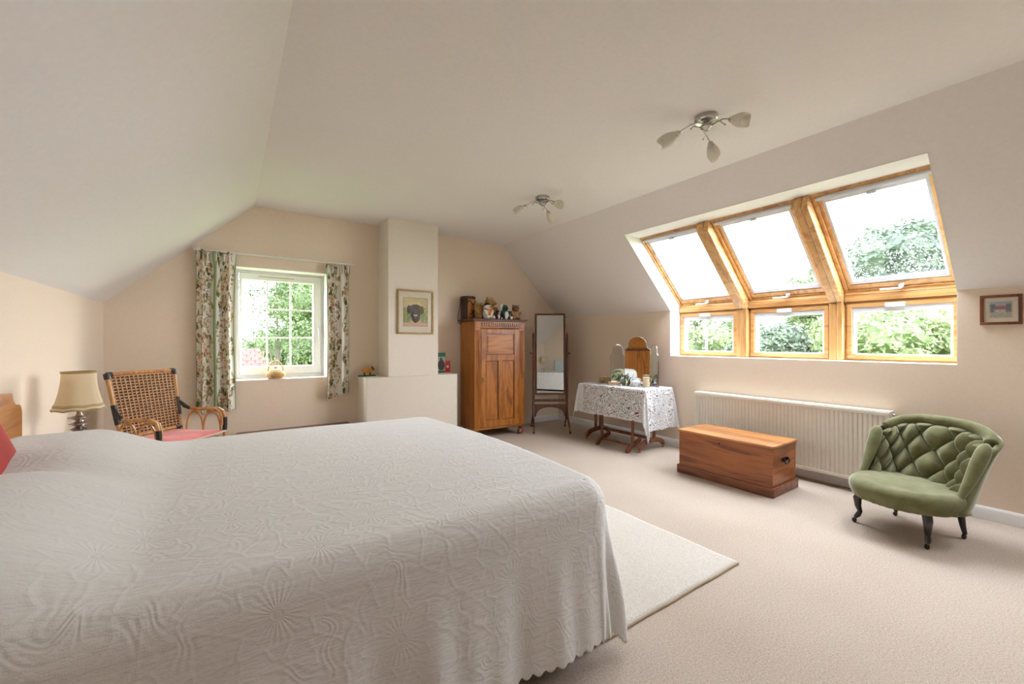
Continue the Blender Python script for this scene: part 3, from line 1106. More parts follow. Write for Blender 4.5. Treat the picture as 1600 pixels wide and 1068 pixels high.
# ------------------------------------------------------------------ bed
BXH, BXF, BYN, BYF, BZT = -.865, 1.322, 1.165, 3.09, .675
bed = thing('double_bed', 'large bed with a walnut headboard, its head against the low left wall', 'bed', ((BXH + BXF) / 2, (BYN + BYF) / 2, 0))
ox, oy = (BXH + BXF) / 2, (BYN + BYF) / 2
TB = Matrix.Translation((-ox, -oy, 0))
obj('divan_base', B(BXH, BXF - .09, BYN + .09, BYF - .09, .06, .36, T=TB), W['divan'], bed, bevel=.02)
obj('mattress', B(BXH, BXF - .07, BYN + .07, BYF - .07, .365, .60, T=TB), W['mattress'], bed, bevel=.05, seg=4)
for x in (BXH + .12, BXF - .22):
    for y in (BYN + .2, BYF - .2):
        obj('leg', M().lathe([(.025, 0), (.03, .01), (.03, .06)], 14, TB @ Matrix.Translation((x, y, 0))), W['black'], bed)
# headboard: flat board with a raised centre and concave shoulders
pts = [(BYN + .02, .30), (BYF + .09, .30), (BYF + .09, .87)]
for i in range(7):
    a = PI * i / 12
    pts.append((BYF + .09 - .03 * (1 - math.cos(a)) , .87 + .035 * math.sin(a)))
for i in range(7):
    a = PI * i / 12
    pts.append((BYF + .055 - .075 * math.sin(a), .905 + .065 * (1 - math.cos(a)) + .0))
pts += [(oy + .3, .995), (oy, 1.0), (oy - .3, .995)]
for i in range(6, -1, -1):
    a = PI * i / 12
    pts.append((BYN + .055 + .075 * math.sin(a), .905 + .065 * (1 - math.cos(a))))
for i in range(6, -1, -1):
    a = PI * i / 12
    pts.append((BYN + .02 + .03 * (1 - math.cos(a)), .87 + .035 * math.sin(a)))
pts = [(a_, b_ + (.028 if b_ > .5 else 0)) for a_, b_ in pts]
obj('headboard', M().prism(pts, 'x', XL + .02, XL + .055, T=TB), W['headb'], bed, bevel=.006)
for y in (BYN + .35, BYF - .35):
    obj('headboard_strut', B(XL + .022, XL + .05, y - .03, y + .03, 0.0, .30, T=TB), W['headb'], bed)
for cy in (BYN + .50, BYF - .50):
    m = M().grid(lambda u, v, cy=cy: (
        -.58 + .26 * math.copysign(abs(math.cos(2 * PI * u)) ** .6, math.cos(2 * PI * u)) * math.cos(PI * (v - .5)) ** .5,
        cy + .37 * math.copysign(abs(math.sin(2 * PI * u)) ** .6, math.sin(2 * PI * u)) * math.cos(PI * (v - .5)) ** .5,
        .655 + .05 * math.sin(PI * (v - .5))), 32, 12, cu=True)
    p = tag(obj('pillow', m, W['mattress'], angle=180), 'white pillow hidden under the bedspread on the %s side of the bed' % ('near' if cy < 2 else 'far'), 'pillow')


def ss(a, b, x):
    t = min(1, max(0, (x - a) / (b - a)))
    return t * t * (3 - 2 * t)


RHO = .085
INX, INY0, INY1 = BXF - .03 - .02, BYN + .03, BYF - .03


def spread_pt(X, Y):
    ri = .10
    cx = min(X, INX - ri)
    cy = min(max(Y, INY0 + ri), INY1 - ri)
    dx, dy = X - cx, Y - cy
    de = math.hypot(dx, dy)
    top = BZT + .020 * math.sin(PI * min(1, max(0, (Y - BYN) / (BYF - BYN)))) + .006 * math.sin(X * 3.1 + 1) * math.sin(Y * 2.7)
    # pillows
    pil = ss(-.93, -.78, X) * (1 - ss(-.55, -.16, X))
    side = ss(BYN - .02, BYN + .28, Y) * (1 - ss(BYF - .30, BYF + .02, Y))
    mid = 1 - .35 * math.exp(-((Y - 2.13) / .12) ** 2)
    top += .140 * pil * side * mid
    # small crinkles
    top += .0018 * noise.noise(Vector((X * 6, Y * 26, 0)))
    if de < 1e-6:
        return (X, Y, top)
    p = 4.0
    d = (abs(dx) ** p + abs(dy) ** p) ** (1 / p)
    nx, ny = dx / de, dy / de
    over = d - (ri - RHO * .55)
    if over < 0:
        return (X, Y, top)
    bx, by = cx + nx * (ri - RHO * .55), cy + ny * (ri - RHO * .55)
    qa = RHO * PI / 2
    if over < qa:
        a = over / RHO
        h, z = RHO * math.sin(a), RHO * (1 - math.cos(a))
    else:
        drop = over - qa
        per = Y - X if abs(nx) < .5 else Y
        s_ = X if abs(ny) > .7 else (Y + 5)
        amp = ss(0, .45, drop)
        fold = .012 * math.sin(s_ * 13 + .6) + .006 * math.sin(s_ * 27 + 1.3) + .003 * math.sin(s_ * 53)
        corner = min(1, 2.2 * abs(nx * ny))
        ang = math.atan2(ny, nx)
        fold = fold * (1 - corner) + corner * (.035 * math.cos(ang * 9 + .6) + .01)
        h = RHO + drop * .085 + fold * amp
        z = RHO + drop * .985
    return (bx + nx * h, by + ny * h, max(.035, top - z))


SX0, SX1, SDY = XL + .058, INX + .555, .555
NXs, NYs = 330, 440


def spread_fn(u, v):
    X = SX0 + (SX1 - SX0) * u
    Y = INY0 - SDY + (INY1 - INY0 + 2 * SDY) * v
    # scalloped hem
    X2 = X
    if u > .965:
        X2 += .015 * abs(math.sin(Y * 70)) * ss(.985, 1, u)
    Y2 = Y
    if v < .03:
        Y2 -= .017 * abs(math.sin(X * 70)) * (1 - ss(0, .012, v))
    if v > .97:
        Y2 += .010 * abs(math.sin(X * 52)) * ss(.988, 1, v)
    return spread_pt(X2, Y2)


bs = obj('bedspread', M().grid(spread_fn, NXs, NYs, uvf=lambda u, v: (SX0 + (SX1 - SX0) * u, (INY0 - SDY + (INY1 - INY0 + 2 * SDY) * v))), W['spread'], angle=180)
tag(bs, 'cream quilted bedspread with raised flower pattern and scalloped hem over the bed', 'bedspread')
q = bs.modifiers.new('t', 'SOLIDIFY')
q.thickness = .006
q.offset = 1

# red cushion leaning on the headboard
cu = thing('cushion', 'plump red cushion propped against the walnut headboard', 'cushion', (-.745, 2.19, .875), 0)
def cush(u, v, s=.21, th=.075):
    a, c = u * 2 - 1, v * 2 - 1
    return a, c
m = M()
def cf(sign):
    def f(u, v):
        a, c = u * 2 - 1, v * 2 - 1
        k = (max(0, 1 - a ** 4) * max(0, 1 - c ** 4)) ** .5
        pin = 1 - .10 * (1 - abs(a)) * (abs(c)) - .10 * (1 - abs(c)) * abs(a)
        return (sign * .075 * k, .23 * a * pin, .20 * c * pin)
    return f
TC = Matrix.Rotation(math.radians(-18), 4, 'Y') @ Matrix.Rotation(math.radians(8), 4, 'X')
m.grid(cf(1), 20, 20, T=TC)
m.grid(cf(-1), 20, 20, T=TC)
obj('cushion_cover', m, W['red'], cu, angle=180)
pp = []
for i in range(60):
    t = i / 60 * 4
    k = int(t)
    f = t - k
    a, c = [(-1 + 2 * f, -1), (1, -1 + 2 * f), (1 - 2 * f, 1), (-1, 1 - 2 * f)][k]
    pin = 1 - .10 * (1 - abs(a)) * (abs(c)) - .10 * (1 - abs(c)) * abs(a)
    pp.append((0, .23 * a * pin, .20 * c * pin))
obj('piping', M().tube(pp, .005, 6, closed=True, T=TC), W['red'], cu)

# ------------------------------------------------------------------ bedside table and lamp
LX, LY = -.735, 3.47
t = thing('bedside_table', 'small wooden bedside table beyond the bed beneath the cream lamp', 'table', (LX, LY, 0))
obj('tabletop', B(-.17, .2, -.2, .22, .50, .525), W['mahog'], t, bevel=.005)
obj('apron', B(-.15, .18, -.18, .20, .42, .499), W['mahog'], t, bevel=.003)
for x in (-.14, .17):
    for y in (-.17, .19):
        obj('leg', M().lathe([(.013, 0), (.017, .02), (.02, .2), (.024, .419)], 12, Matrix.Translation((x, y, 0))), W['mahog'], t)
lamp = thing('table_lamp', 'cream bell-shaped lamp on a turned silvery base beside the cane armchair', 'lamp', (LX, LY, .525))


def shade_fn(scale, r0, off=0):
    def f(u, v):
        a = 2 * PI * u
        r = r0(v)
        facet = 1 + .022 * (abs(math.cos(4 * a)) - .5)
        return ((r * facet + off) * math.cos(a), (r * facet + off) * math.sin(a), 0)
    return f


def prof(v):
    # v 0 bottom .. 1 top
    return .074 + .037 * (1 - v) ** 2.1


ZS0, ZS1 = .333, .552


def sf(u, v):
    a = 2 * PI * u + .25
    fc = abs(math.cos(4 * a))
    r = prof(v) * (1 + .03 * (fc - .5) * (1 - .7 * v))
    z = ZS0 + (ZS1 - ZS0) * v - (.007 * (1 - fc) * (1 - v) ** 6)
    return (r * math.cos(a), r * math.sin(a), z)


o = obj('lamp_shade', M().grid(sf, 96, 20, cu=True), W['shade'], lamp, angle=180)
for vv, rr in ((0, .004), (.085, .003), (.12, .002), (.985, .004), (.955, .002)):
    obj('braid_trim', M().tube([Vector(sf(i / 96, vv)) * 1 + Vector((0, 0, 0)) for i in range(96)], rr, 6, closed=True), W['shade_trim'], o)
m = M()
for k in range(3):
    a = 2 * PI * k / 3
    m.tube([(0, 0, ZS1 - .03), (.072 * math.cos(a), .072 * math.sin(a), ZS1 - .004)], .0015, 5)
obj('shade_carrier', m, W['brass'], o)
obj('lamp_base', M().lathe([(.055, 0), (.058, .008), (.045, .016), (.028, .028), (.018, .06), (.014, .09), (.030, .10), (.036, .108), (.022, .120), (.014, .145), (.03, .158), (.046, .168), (.048, .174), (.028, .182), (.020, .196), (.034, .208), (.040, .216), (.014, .228), (.03, .237), (.044, .243), (.044, .248), (.02, .255), (.014, .264), (.034, .272), (.048, .279), (.048, .284), (.018, .290), (.011, .300), (.010, .345)], 28), W['pewter'], lamp)
obj('lamp_holder', M().lathe([(.013, .335), (.016, .34), (.016, .39), (.012, .40)], 14), W['brass'], lamp)
obj('bulb', M().lathe([(.012, .40), (.02, .42), (.03, .45), (.026, .475), (.008, .49)], 14), W['opal'], lamp)

# ------------------------------------------------------------------ cane armchair in the corner
ch = thing('cane_armchair', 'honey rattan armchair with woven cane back and dark bindings in the far corner', 'chair', (-.40, 4.34, 0), math.radians(-43.8))
HW = .262


def backp(s, z):  # s -1..1 across, z height -> local point on the reclined back
    k = (z - .43) / (1.0 - .43)
    return Vector((-.14 - .12 * k, s * (HW - .028 * (1 - k)), z))


for s in (-1, 1):
    pts = [backp(s, 1.0), backp(s, .8), backp(s, .6), backp(s, .44), (-.17, s * .24, .22), (-.2, s * .25, 0.0)]
    obj('back_post', M().tube(pts, [.014] * 5 + [.013], 12), W['rattan'], ch)
    obj('corner_binding', M().tube([backp(s, 1.008), backp(s, .965)], .021, 12).tube([backp(s, 1.0), backp(s * .88, 1.0)], .020, 12), W['leather_blk'], ch)
    obj('post_binding', M().tube([backp(s, .77), backp(s, .70), backp(s, .62)], .0185, 12), W['leather_blk'], ch)
    obj('rail_binding', M().tube([backp(s, .515), backp(s * .80, .515)], .017, 12), W['leather_blk'], ch)
    # bent arm: from the post forward, rolling down at the front
    arm = [(-.19, s * .255, .735), (-.15, s * .268, .69), (-.10, s * .275, .668), (.0, s * .282, .665), (.10, s * .287, .672), (.17, s * .288, .672), (.215, s * .288, .650), (.235, s * .287, .60), (.238, s * .285, .54), (.232, s * .28, .40), (.225, s * .275, 0.0)]
    obj('arm', M().tube(arm, [.010, .011, .012, .013, .013, .013, .013, .013, .013, .013, .013], 12), W['rattan'], ch)
    arm2 = [(p[0] - .006, p[1] - s * .026, p[2] - .004) for p in arm[3:9]]
    obj('arm', M().tube(arm2, .010, 10), W['rattan'], ch)
    obj('arm_binding', M().tube([arm[7], arm[8], (.236, s * .283, .49)], .018, 12), W['leather_blk'], ch)
    obj('arm_binding', M().tube([arm[0], arm[1], arm[2]], [.010, .018, .014], 12), W['leather_blk'], ch)
    for x0, x1 in ((-.14, .03), (.03, .205)):
        loop = []
        for i in range(13):
            a = PI * i / 12
            loop.append(((x0 + x1) / 2 - (x1 - x0) / 2 * math.cos(a), s * .275, .46 + .185 * math.sin(a) ** .8))
        obj('arm_loop', M().tube(loop, .0075, 8), W['rattan'], ch)
obj('top_rail', M().tube([backp(-1, 1.0), backp(0, 1.006), backp(1, 1.0)], .015, 12), W['rattan'], ch)
obj('bottom_rail', M().tube([backp(-1, .515), backp(1, .515)], .013, 12), W['rattan'], ch)
# seat frame
obj('seat_frame', M().tube([(-.14, -.24, .43), (-.14, .24, .43), (.22, .275, .43), (.22, -.275, .43)], .015, 10, closed=True), W['rattan'], ch)
obj('seat_panel', M().grid(lambda u, v: (-.13 + .34 * u, (-.235 + .47 * v) * (1 + .1 * u), .432 - .012 * math.sin(PI * u) * math.sin(PI * v)), 10, 10), W['tan_cane'], ch, solid=.006)
# woven back: bands in front of dark strands
NR, NC = 20, 15
z0, z1 = .53, .985


def wv(s, z, off):
    p = backp(s, z)
    return p + Vector((.99, 0, .2)) * off


m = M()
for j in range(NR + 1):
    z = z0 + (z1 - z0) * j / NR
    hh = (z1 - z0) / NR * .23
    for i in range(NC * 2):
        sA, sB = -0.94 + 1.88 * i / (NC * 2), -0.94 + 1.88 * (i + 1) / (NC * 2)
        o_ = .004 if i % 2 else .0
        m.add([wv(sA, z - hh, .002), wv(sB, z - hh, .002), wv(sB, z + hh, .002 + .002), wv(sA, z + hh, .004)], [(0, 1, 2, 3)])
for i in range(NC + 1):
    s = -.94 + 1.88 * i / NC
    ww = 1.88 / NC * .15
    for j in range(NR * 2):
        za, zb = z0 + (z1 - z0) * j / (NR * 2), z0 + (z1 - z0) * (j + 1) / (NR * 2)
        oa = .006 + (.003 if j % 2 else 0)
        ob = .006 + (.003 if (j + 1) % 2 else 0)
        m.add([wv(s - ww, za, oa), wv(s + ww, za, oa), wv(s + ww, zb, ob), wv(s - ww, zb, ob)], [(0, 1, 2, 3)])
o = obj('cane_weave', m, W['tan_cane'], ch, solid=.0025, flat=True)
o['kind'] = 'stuff'
m = M()
for j in range(NR):
    z = z0 + (z1 - z0) * (j + .5) / NR
    m.tube([wv(-.96, z, .0), wv(.96, z, .0)], .0072, 6)
for i in range(NC):
    s = -.94 + 1.88 * (i + .5) / NC
    m.tube([wv(s, z0, -.008), wv(s, z1, -.008)], .004, 6)
o = obj('cane_strands', m, W['dark_cane'], ch)
o['kind'] = 'stuff'
m = M().grid(lambda u, v: wv(-.94 + 1.88 * u, z0 + (z1 - z0) * v, -.016), 2, 2)
obj('back_liner', m, W['dark_cane'], ch, solid=.003)
# seat cushion
cu = thing('seat_cushion', 'faded rose seat cushion with cream piping on the cane armchair', 'cushion', (-.40, 4.34, .445), math.radians(-43.8))


def scf(sign):
    def f(u, v):
        a, c = u * 2 - 1, v * 2 - 1
        k = (max(0, 1 - a ** 4) * max(0, 1 - c ** 4)) ** .45
        x = .05 + .22 * a
        hw = .232 + .03 * (a > .6) * (a - .6)
        y = hw * c * (1 + .06 * a)
        return (x, y, .03 + sign * .032 * k * (1 + .25 * noise.noise(Vector((a * 2, c * 2, 3)))) + .012 * abs(a * c))
    return f


obj('cushion_cover', M().grid(scf(1), 24, 24).grid(scf(-1), 24, 24), W['pink'], cu, angle=180)
pp = []
for i in range(80):
    t_ = i / 80 * 4
    k = int(t_)
    f = t_ - k
    u_, v_ = [(f, 0), (1, f), (1 - f, 1), (0, 1 - f)][k]
    pp.append(scf(1)(u_, v_))
obj('piping', M().tube(pp, .006, 6, closed=True), W['cushtrim'], cu)

# low dark chest seen as a thin edge beyond the bed under the gable window
t = thing('low_chest', 'low dark wooden chest against the wall under the gable window, barely showing over the bed', 'chest', (.58, 4.93, 0))
obj('body', B(-.50, .55, -.17, .18, .0, .29), W['mahog'], t, bevel=.004)
obj('lid', B(-.52, .57, -.19, .19, .291, .318), W['mahog2'], t, bevel=.004)

# ------------------------------------------------------------------ curtains
def curtain(x0, x1, ztop, zb0, zb1, folds, label, seed, depth=.035, hem_tilt=0):
    t = thing('curtain', label, 'curtain', ((x0 + x1) / 2, YG - .075, zb0))
    cx = (x0 + x1) / 2
    ln = 2.1 * (x1 - x0)
    rnd = random.Random(seed)
    ph = [rnd.uniform(0, 6.28) for _ in range(4)]

    def f(u, v):
        # u across 0..1, v 0 bottom .. 1 top
        zb = zb0 + (zb1 - zb0) * u
        z = zb + (ztop - zb) * v
        gather = ss(.90, .965, v)
        x = x0 + (x1 - x0) * u
        wid = 1 - .05 * math.sin(PI * v) * 1.0
        x = cx + (x - cx) * wid
        a = 2 * PI * folds * u + ph[0]
        d = depth * (math.sin(a) + .35 * math.sin(2.3 * a + ph[1] + 1.5 * v) + .22 * math.sin(a * .5 + ph[2]))
        d *= (1 - .45 * v) * (1 - .35 * gather)
        d += gather * .010 * math.sin(2 * PI * folds * 2.5 * u)
        x += .012 * math.cos(a) * (1 - gather) + .004 * math.sin(7 * v + ph[3])
        if v > .985:
            z += .010 * abs(math.sin(2 * PI * folds * 1.5 * u))
        return (x - cx, -d, z - zb0)
    o = obj('cloth', M().grid(f, 240, 60, uvf=lambda u, v: (u * ln + seed, v * (ztop - zb0))), W['floral'], t, angle=180)
    q = o.modifiers.new('t', 'SOLIDIFY')
    q.thickness = .003
    m_ = M()
    for u in (0, 1):
        m_.tube([Vector(f(u, i / 50)) for i in range(51)], .005, 6)
    obj('edge_piping', m_, W['piping'], t)
    for i in range(5):
        u = .08 + .84 * i / 4
        p = Vector(f(u, .955)) + Vector((0, -.012, 0))
        obj('pinch_pleat', M().ell((p.x, p.y, p.z + .02), (.008, .012, .045), 8), W['floral'], t)
    return t


curtain(-.272, .048, 2.145, .545, .56, 3.0, 'floral curtain hanging left of the gable window beside the cane armchair', 1.68, .034)
curtain(.905, 1.165, 2.125, .585, .66, 3.5, 'floral curtain hanging between the gable window and the chimney breast', 4.45, .024)
t = thing('curtain_track', 'thin white curtain track above the gable window', 'curtain track', (.45, YG - .075, 2.15))
obj('track', M().box(-.74, .76, -.008, .008, -.006, .010), W['white'], t, bevel=.003)
for x in (-.7, 0, .72):
    obj('bracket', B(x - .012, x + .012, -.006, .073, .010, .022), W['white'], t, bevel=.002)

# ------------------------------------------------------------------ wicker teapot-shaped basket on the sill
t = thing('wicker_basket', 'round lidded wicker basket with a hoop handle on the window sill', 'basket', (.42, YG + .075, WZ0 + .005))
m = M()
pf = [(.045, 0), (.062, .004), (.088, .022), (.098, .045), (.092, .065), (.072, .082), (.05, .088)]
obj('body', M().lathe(pf, 32), W['wicker'], t)
m = M()
for i in range(9):
    z = .008 + i * .009
    r = [.066, .078, .088, .094, .0965, .0955, .0915, .084, .074][i]
    m.tube([(r * math.cos(2 * PI * k / 40) * (1 + .012 * (-1) ** k), r * math.sin(2 * PI * k / 40) * (1 + .012 * (-1) ** k), z) for k in range(40)], .0042, 6, closed=True)
obj('woven_coil', m, W['wicker'], t)
obj('lid', M().lathe([(.052, .089), (.054, .094), (.04, .102), (.01, .107), (.004, .108)], 24), W['wicker'], t)
obj('lid_knob', M().ell((0, 0, .122), (.016, .016, .014), 10), W['toywood'], t)
m = M()
for dy in (-.007, .007):
    m.tube([(.072 * math.cos(a), dy, .075 + .118 * math.sin(a)) for a in [PI * i / 20 for i in range(21)]], .0065, 8)
obj('handle', m, W['wicker'], t)

# ------------------------------------------------------------------ toy sheep on the ledge
t = thing('toy_sheep', 'small orange wooden sheep with a black head on the chimney ledge', 'toy', (1.36, YG - .12, .845), math.radians(8))
obj('base', B(-.115, .085, -.03, .03, 0, .014), W['toygreen'], t, bevel=.005)
m = M()
pts = []
for i in range(28):
    a = 2 * PI * i / 28
    r = 1 + .035 * math.cos(a * 9)
    pts.append((-.012 + .060 * r * math.copysign(abs(math.cos(a)) ** .6, math.cos(a)), .073 + .030 * r * math.copysign(abs(math.sin(a)) ** .7, math.sin(a))))
obj('body', m.prism(pts, 'y', -.018, .018), W['toywood'], t, bevel=.006)
pts = [(.035, .098), (.046, .112), (.052, .118), (.054, .106), (.070, .085), (.070, .070), (.058, .066), (.046, .078), (.036, .088)]
obj('head', M().prism(pts, 'y', -.011, .011), W['black'], t, bevel=.003)
for x in (-.045, .022):
    obj('leg', B(x - .005, x + .005, -.012, .012, .013, .05), W['black'], t, bevel=.002)


# ------------------------------------------------------------------ pictures
def picture(name, label, cat, loc, rotz, w_, h_, fw_, th, frame_mat, inset, fn, nx_, nz_, rim=None):
    """local x = width, local -y = towards the room"""
    t = thing(name, label, cat, loc, rotz)
    m = M()
    for x0, x1, z0, z1 in ((-w_ / 2, w_ / 2, 0, fw_), (-w_ / 2, w_ / 2, h_ - fw_, h_), (-w_ / 2, -w_ / 2 + fw_, fw_, h_ - fw_), (w_ / 2 - fw_, w_ / 2, fw_, h_ - fw_)):
        m.box(x0, x1, -th, 0, z0, z1)
    obj('frame', m, frame_mat, t, bevel=.003)
    obj('backing', B(-w_ / 2 + fw_ * .5, w_ / 2 - fw_ * .5, -.004, -.001, fw_ * .5, h_ - fw_ * .5), W['mount'], t)
    a, b_ = inset
    m = M()
    ringboxes(m, -w_ / 2 + fw_, w_ / 2 - fw_, fw_, h_ - fw_, 0, .003, a, b_, b_, Matrix(((1, 0, 0, 0), (0, 0, -1, -.0045), (0, 1, 0, 0), (0, 0, 0, 1))))
    obj('mount', m, W['mount'], t)
    x0, x1, z0, z1 = -w_ / 2 + fw_ + a, w_ / 2 - fw_ - a, fw_ + b_, h_ - fw_ - b_
    if rim:
        m = M()
        ringboxes(m, x0 - .003, x1 + .003, z0 - .003, z1 + .003, 0, .001, .003, T=Matrix(((1, 0, 0, 0), (0, 0, -1, -.0076), (0, 1, 0, 0), (0, 0, 0, 1))))
        obj('mount_line', m, rim, t)
    g = M().grid(lambda u, v: (x0 + (x1 - x0) * u, -.0055, z0 + (z1 - z0) * v), nx_, nz_, colf=fn)
    obj('print', g, W['print'], t, flat=True)
    obj('glass', B(-w_ / 2 + fw_, w_ / 2 - fw_, -th * .62 - .001, -th * .62, fw_, h_ - fw_), W['picglass'], t)
    return t


def lerp(a, b_, t):
    return tuple(x + (y - x) * t for x, y in zip(a, b_))


def nz3(x, y, s, k=0):
    return noise.noise(Vector((x * s, y * s, k))) * .5 + .5


def ram(u, v):
    """black curly animal head with a white muzzle against a buff ground and grasses"""
    c = lerp((.50, .34, .20), (.60, .49, .28), v)
    c = lerp(c, (.46, .44, .16), max(0, min(1, (nz3(u, v, 6) - .3) * 1.3)) * (1 if v > .45 else .35))
    if v < .20:
        c = lerp(c, (.58, .38, .27), .8)
    ed = abs(u - .5)
    if ed > .20 and .12 < v < .66:
        st = nz3(u, 0, 60, 2) * .6 + nz3(u, v, 14, 5) * .5
        if st > .50:
            c = lerp(c, (.10, .22, .04), .85)
        elif st > .42 and v < .5:
            c = lerp(c, (.22, .34, .08), .7)
    x, y = (u - .5), (v - .52)
    wob = (nz3(u, v, 16, 9) - .5) * .05
    head = (x / (.205 + wob)) ** 2 + ((y + .10) / (.30 + wob)) ** 2 < 1
    crown = (x / .30) ** 2 + ((y - .10) / (.15 + wob)) ** 2 < 1
    ears = ((abs(x) - .27) / .09) ** 2 + ((y - .09 + abs(x) * .1) / (.15 + wob)) ** 2 < 1
    if head or crown or ears:
        g = nz3(u, v, 34, 3)
        c = lerp((.012, .010, .008), (.09, .065, .04), g ** 2)
        if (x / .07) ** 2 + ((y - .02) / .12) ** 2 < 1:
            c = lerp(c, (.10, .075, .045), .5)
        for ex in (-.085, .085):
            if ((x - ex) / .022) ** 2 + ((y - .03) / .016) ** 2 < 1:
                c = (.0, .0, .0)
        if ((x) / .075) ** 2 + ((y + .135) / .035) ** 2 < 1 and y < -.118 - .25 * abs(x) * 0:
            c = (.62, .58, .52)
        if ((x) / .055) ** 2 + ((y + .10) / .028) ** 2 < 1:
            c = (.10, .07, .06)
        if ((x) / .02) ** 2 + ((y + .225) / .02) ** 2 < 1:
            c = (.35, .32, .30)
    return c


picture('framed_picture', 'gilt framed picture of a black animal head hanging on the chimney breast', 'picture', (1.842, YF - .001, 1.345), 0, .455, .525, .020, .022, W['gold'], (.058, .075), ram, 96, 120, W['mahog'])


def cottage(u, v):
    n1 = nz3(u, v, 7)
    c = lerp((.52, .50, .47), (.36, .40, .46), v)
    edge = min(u, 1 - u, v * 1.3, (1 - v) * 2.5)
    paper = (.62, .53, .42)
    if .35 < v < .85 and (u < .27 or u > .70) and n1 > .28:
        c = lerp(c, (.10, .13, .17), .8)
    if .50 < v < .74 and .24 + (v - .5) * .15 < u < .72 - (v - .5) * .1:
        c = (.34, .17, .14)
    if .34 < v <= .50 and .24 < u < .72:
        c = (.55, .52, .48)
        if nz3(u, v, 22, 4) > .62:
            c = (.2, .2, .2)
    if v <= .34:
        c = lerp((.46, .43, .36), (.28, .28, .24), max(0, nz3(u, v, 10, 8) * 1.6 - .6))
    return lerp(paper, c, min(1, max(0, edge * 12 - .3 + (n1 - .5) * .8)))


picture('framed_print', 'small dark-framed landscape print on the wall above the green chair', 'picture', (XR - .001, .468, 1.370), -PI / 2, .192, .205, .018, .02, W['mahog2'], (.022, .026), cottage, 50, 40)

# ------------------------------------------------------------------ cards on the right-hand chimney ledge
t = thing('greeting_card', 'green card with a picture of a grey animal, standing on the chimney ledge', 'card', (2.292, YG - .10, .845), math.radians(-14))


def card(u, v):
    if v > .80 or v < .12:
        return (.02, .17, .09)
    c = (.42, .40, .36)
    x, y = u - .6, v - .38
    if (x / .36) ** 2 + (y / .25) ** 2 < 1:
        c = (.06, .05, .045)
    if ((u - .62) / .17) ** 2 + ((v - .68) / .09) ** 2 < 1:
        c = (.07, .06, .05)
    if (u - .72) ** 2 + (v - .7) ** 2 < .003:
        c = (.4, .4, .4)
    return c


obj('backing', B(-.068, .068, .002, .008, 0, .262), W['plush_green'], t)
obj('print', M().grid(lambda u, v: (-.068 + .136 * u, .001, .001 + .26 * v), 30, 50, colf=card), W['print'], t, flat=True)
obj('stand', B(-.02, .02, .009, .05, 0, .12), W['plush_green'], t)
t = thing('red_card_box', 'little red box with a pale rosette beside the green card', 'box', (2.385, YG - .13, .845), math.radians(-16))
obj('box_body', B(-.038, .038, .003, .035, 0, .155), W['red'], t, bevel=.002)


def redc(u, v):
    c = (.50, .03, .03)
    if u < .08 or u > .92 or v < .05 or v > .95:
        c = (.66, .35, .30)
    if ((u - .5) / .2) ** 2 + ((v - .52) / .11) ** 2 < 1:
        c = (.72, .55, .45)
    return c


obj('print', M().grid(lambda u, v: (-.038 + .076 * u, .002, .001 + .153 * v), 24, 40, colf=redc), W['print'], t, flat=True)

# ------------------------------------------------------------------ oak wardrobe
AW, AD_, AZ0, AZ1 = .745, .46, .125, 1.515
ar = thing('oak_wardrobe', 'golden oak single-door wardrobe with carved frieze and bun feet in the corner', 'wardrobe', (2.590, 4.655, 0), math.radians(-4.6))
# local: x along the front, y depth away from the room, front at y=0
obj('side_panel', B(0, .018, .0, AD_, AZ0, AZ1), W['oak_z'], ar, bevel=.003)
obj('side_panel', B(AW - .018, AW, .0, AD_, AZ0, AZ1), W['oak_z'], ar, bevel=.003)
obj('back_panel', B(.018, AW - .018, AD_ - .012, AD_, AZ0, AZ1), W['oak_z'], ar)
obj('bottom_panel', B(.018, AW - .018, .02, AD_ - .012, AZ0, AZ0 + .02), W['oak_x'], ar)
obj('top_panel', B(.018, AW - .018, .02, AD_ - .012, AZ1 - .02, AZ1), W['oak_x'], ar)
for x0, x1 in ((.0, .085), (AW - .085, AW)):
    m = M().box(x0, x1, -.006, .018, AZ0 + .012, AZ1)
    o = obj('stile', m, W['oak_z'], ar, bevel=.002)
    for k in range(3):
        xx = x0 + .022 + .0205 * k
        obj('reeding', M().tube([(xx, -.007, AZ0 + .04), (xx, -.007, AZ1 - .11)], .0065, 8), W['oak_z'], o)
    obj('corner_block', B(x0 + .012, x1 - .012, -.012, -.006, AZ1 - .085, AZ1 - .02), W['oak_z'], o, bevel=.003)
fr = obj('frieze', B(.086, AW - .086, -.004, .018, AZ1 - .085, AZ1), W['oak_x'], ar, bevel=.002)
obj('frieze_moulding', M().tube([(.088, -.008, AZ1 - .083), (AW - .088, -.008, AZ1 - .083)], .008, 8), W['oak_x'], fr)
n_ = 17
for k in range(n_):
    x = .10 + (AW - .20) * (k + .5) / n_
    m = M().prism([(x - .009, AZ1 - .018), (x + .009, AZ1 - .018), (x + .010, AZ1 - .045), (x, AZ1 - .064), (x - .010, AZ1 - .045)], 'y', -.013, -.004)
    obj('carved_tongue', m, W['oak_x'], fr, bevel=.002)
obj('frieze_recess', B(.094, AW - .094, -.0055, -.004, AZ1 - .07, AZ1 - .012), W['oak_dark'], fr)
m = M()
cz = AZ1
for z0_, z1_, e in ((cz, cz + .012, .012), (cz + .012, cz + .026, .028), (cz + .026, cz + .036, .042)):
    m.box(-e, AW + e, -e, AD_, z0_, z1_)
obj('cornice', m, W['oak_dark'], ar, bevel=.004)
obj('plinth_moulding', M().box(-.012, AW + .012, -.018, AD_, AZ0 - .012, AZ0 + .012), W['oak_x'], ar, bevel=.006)
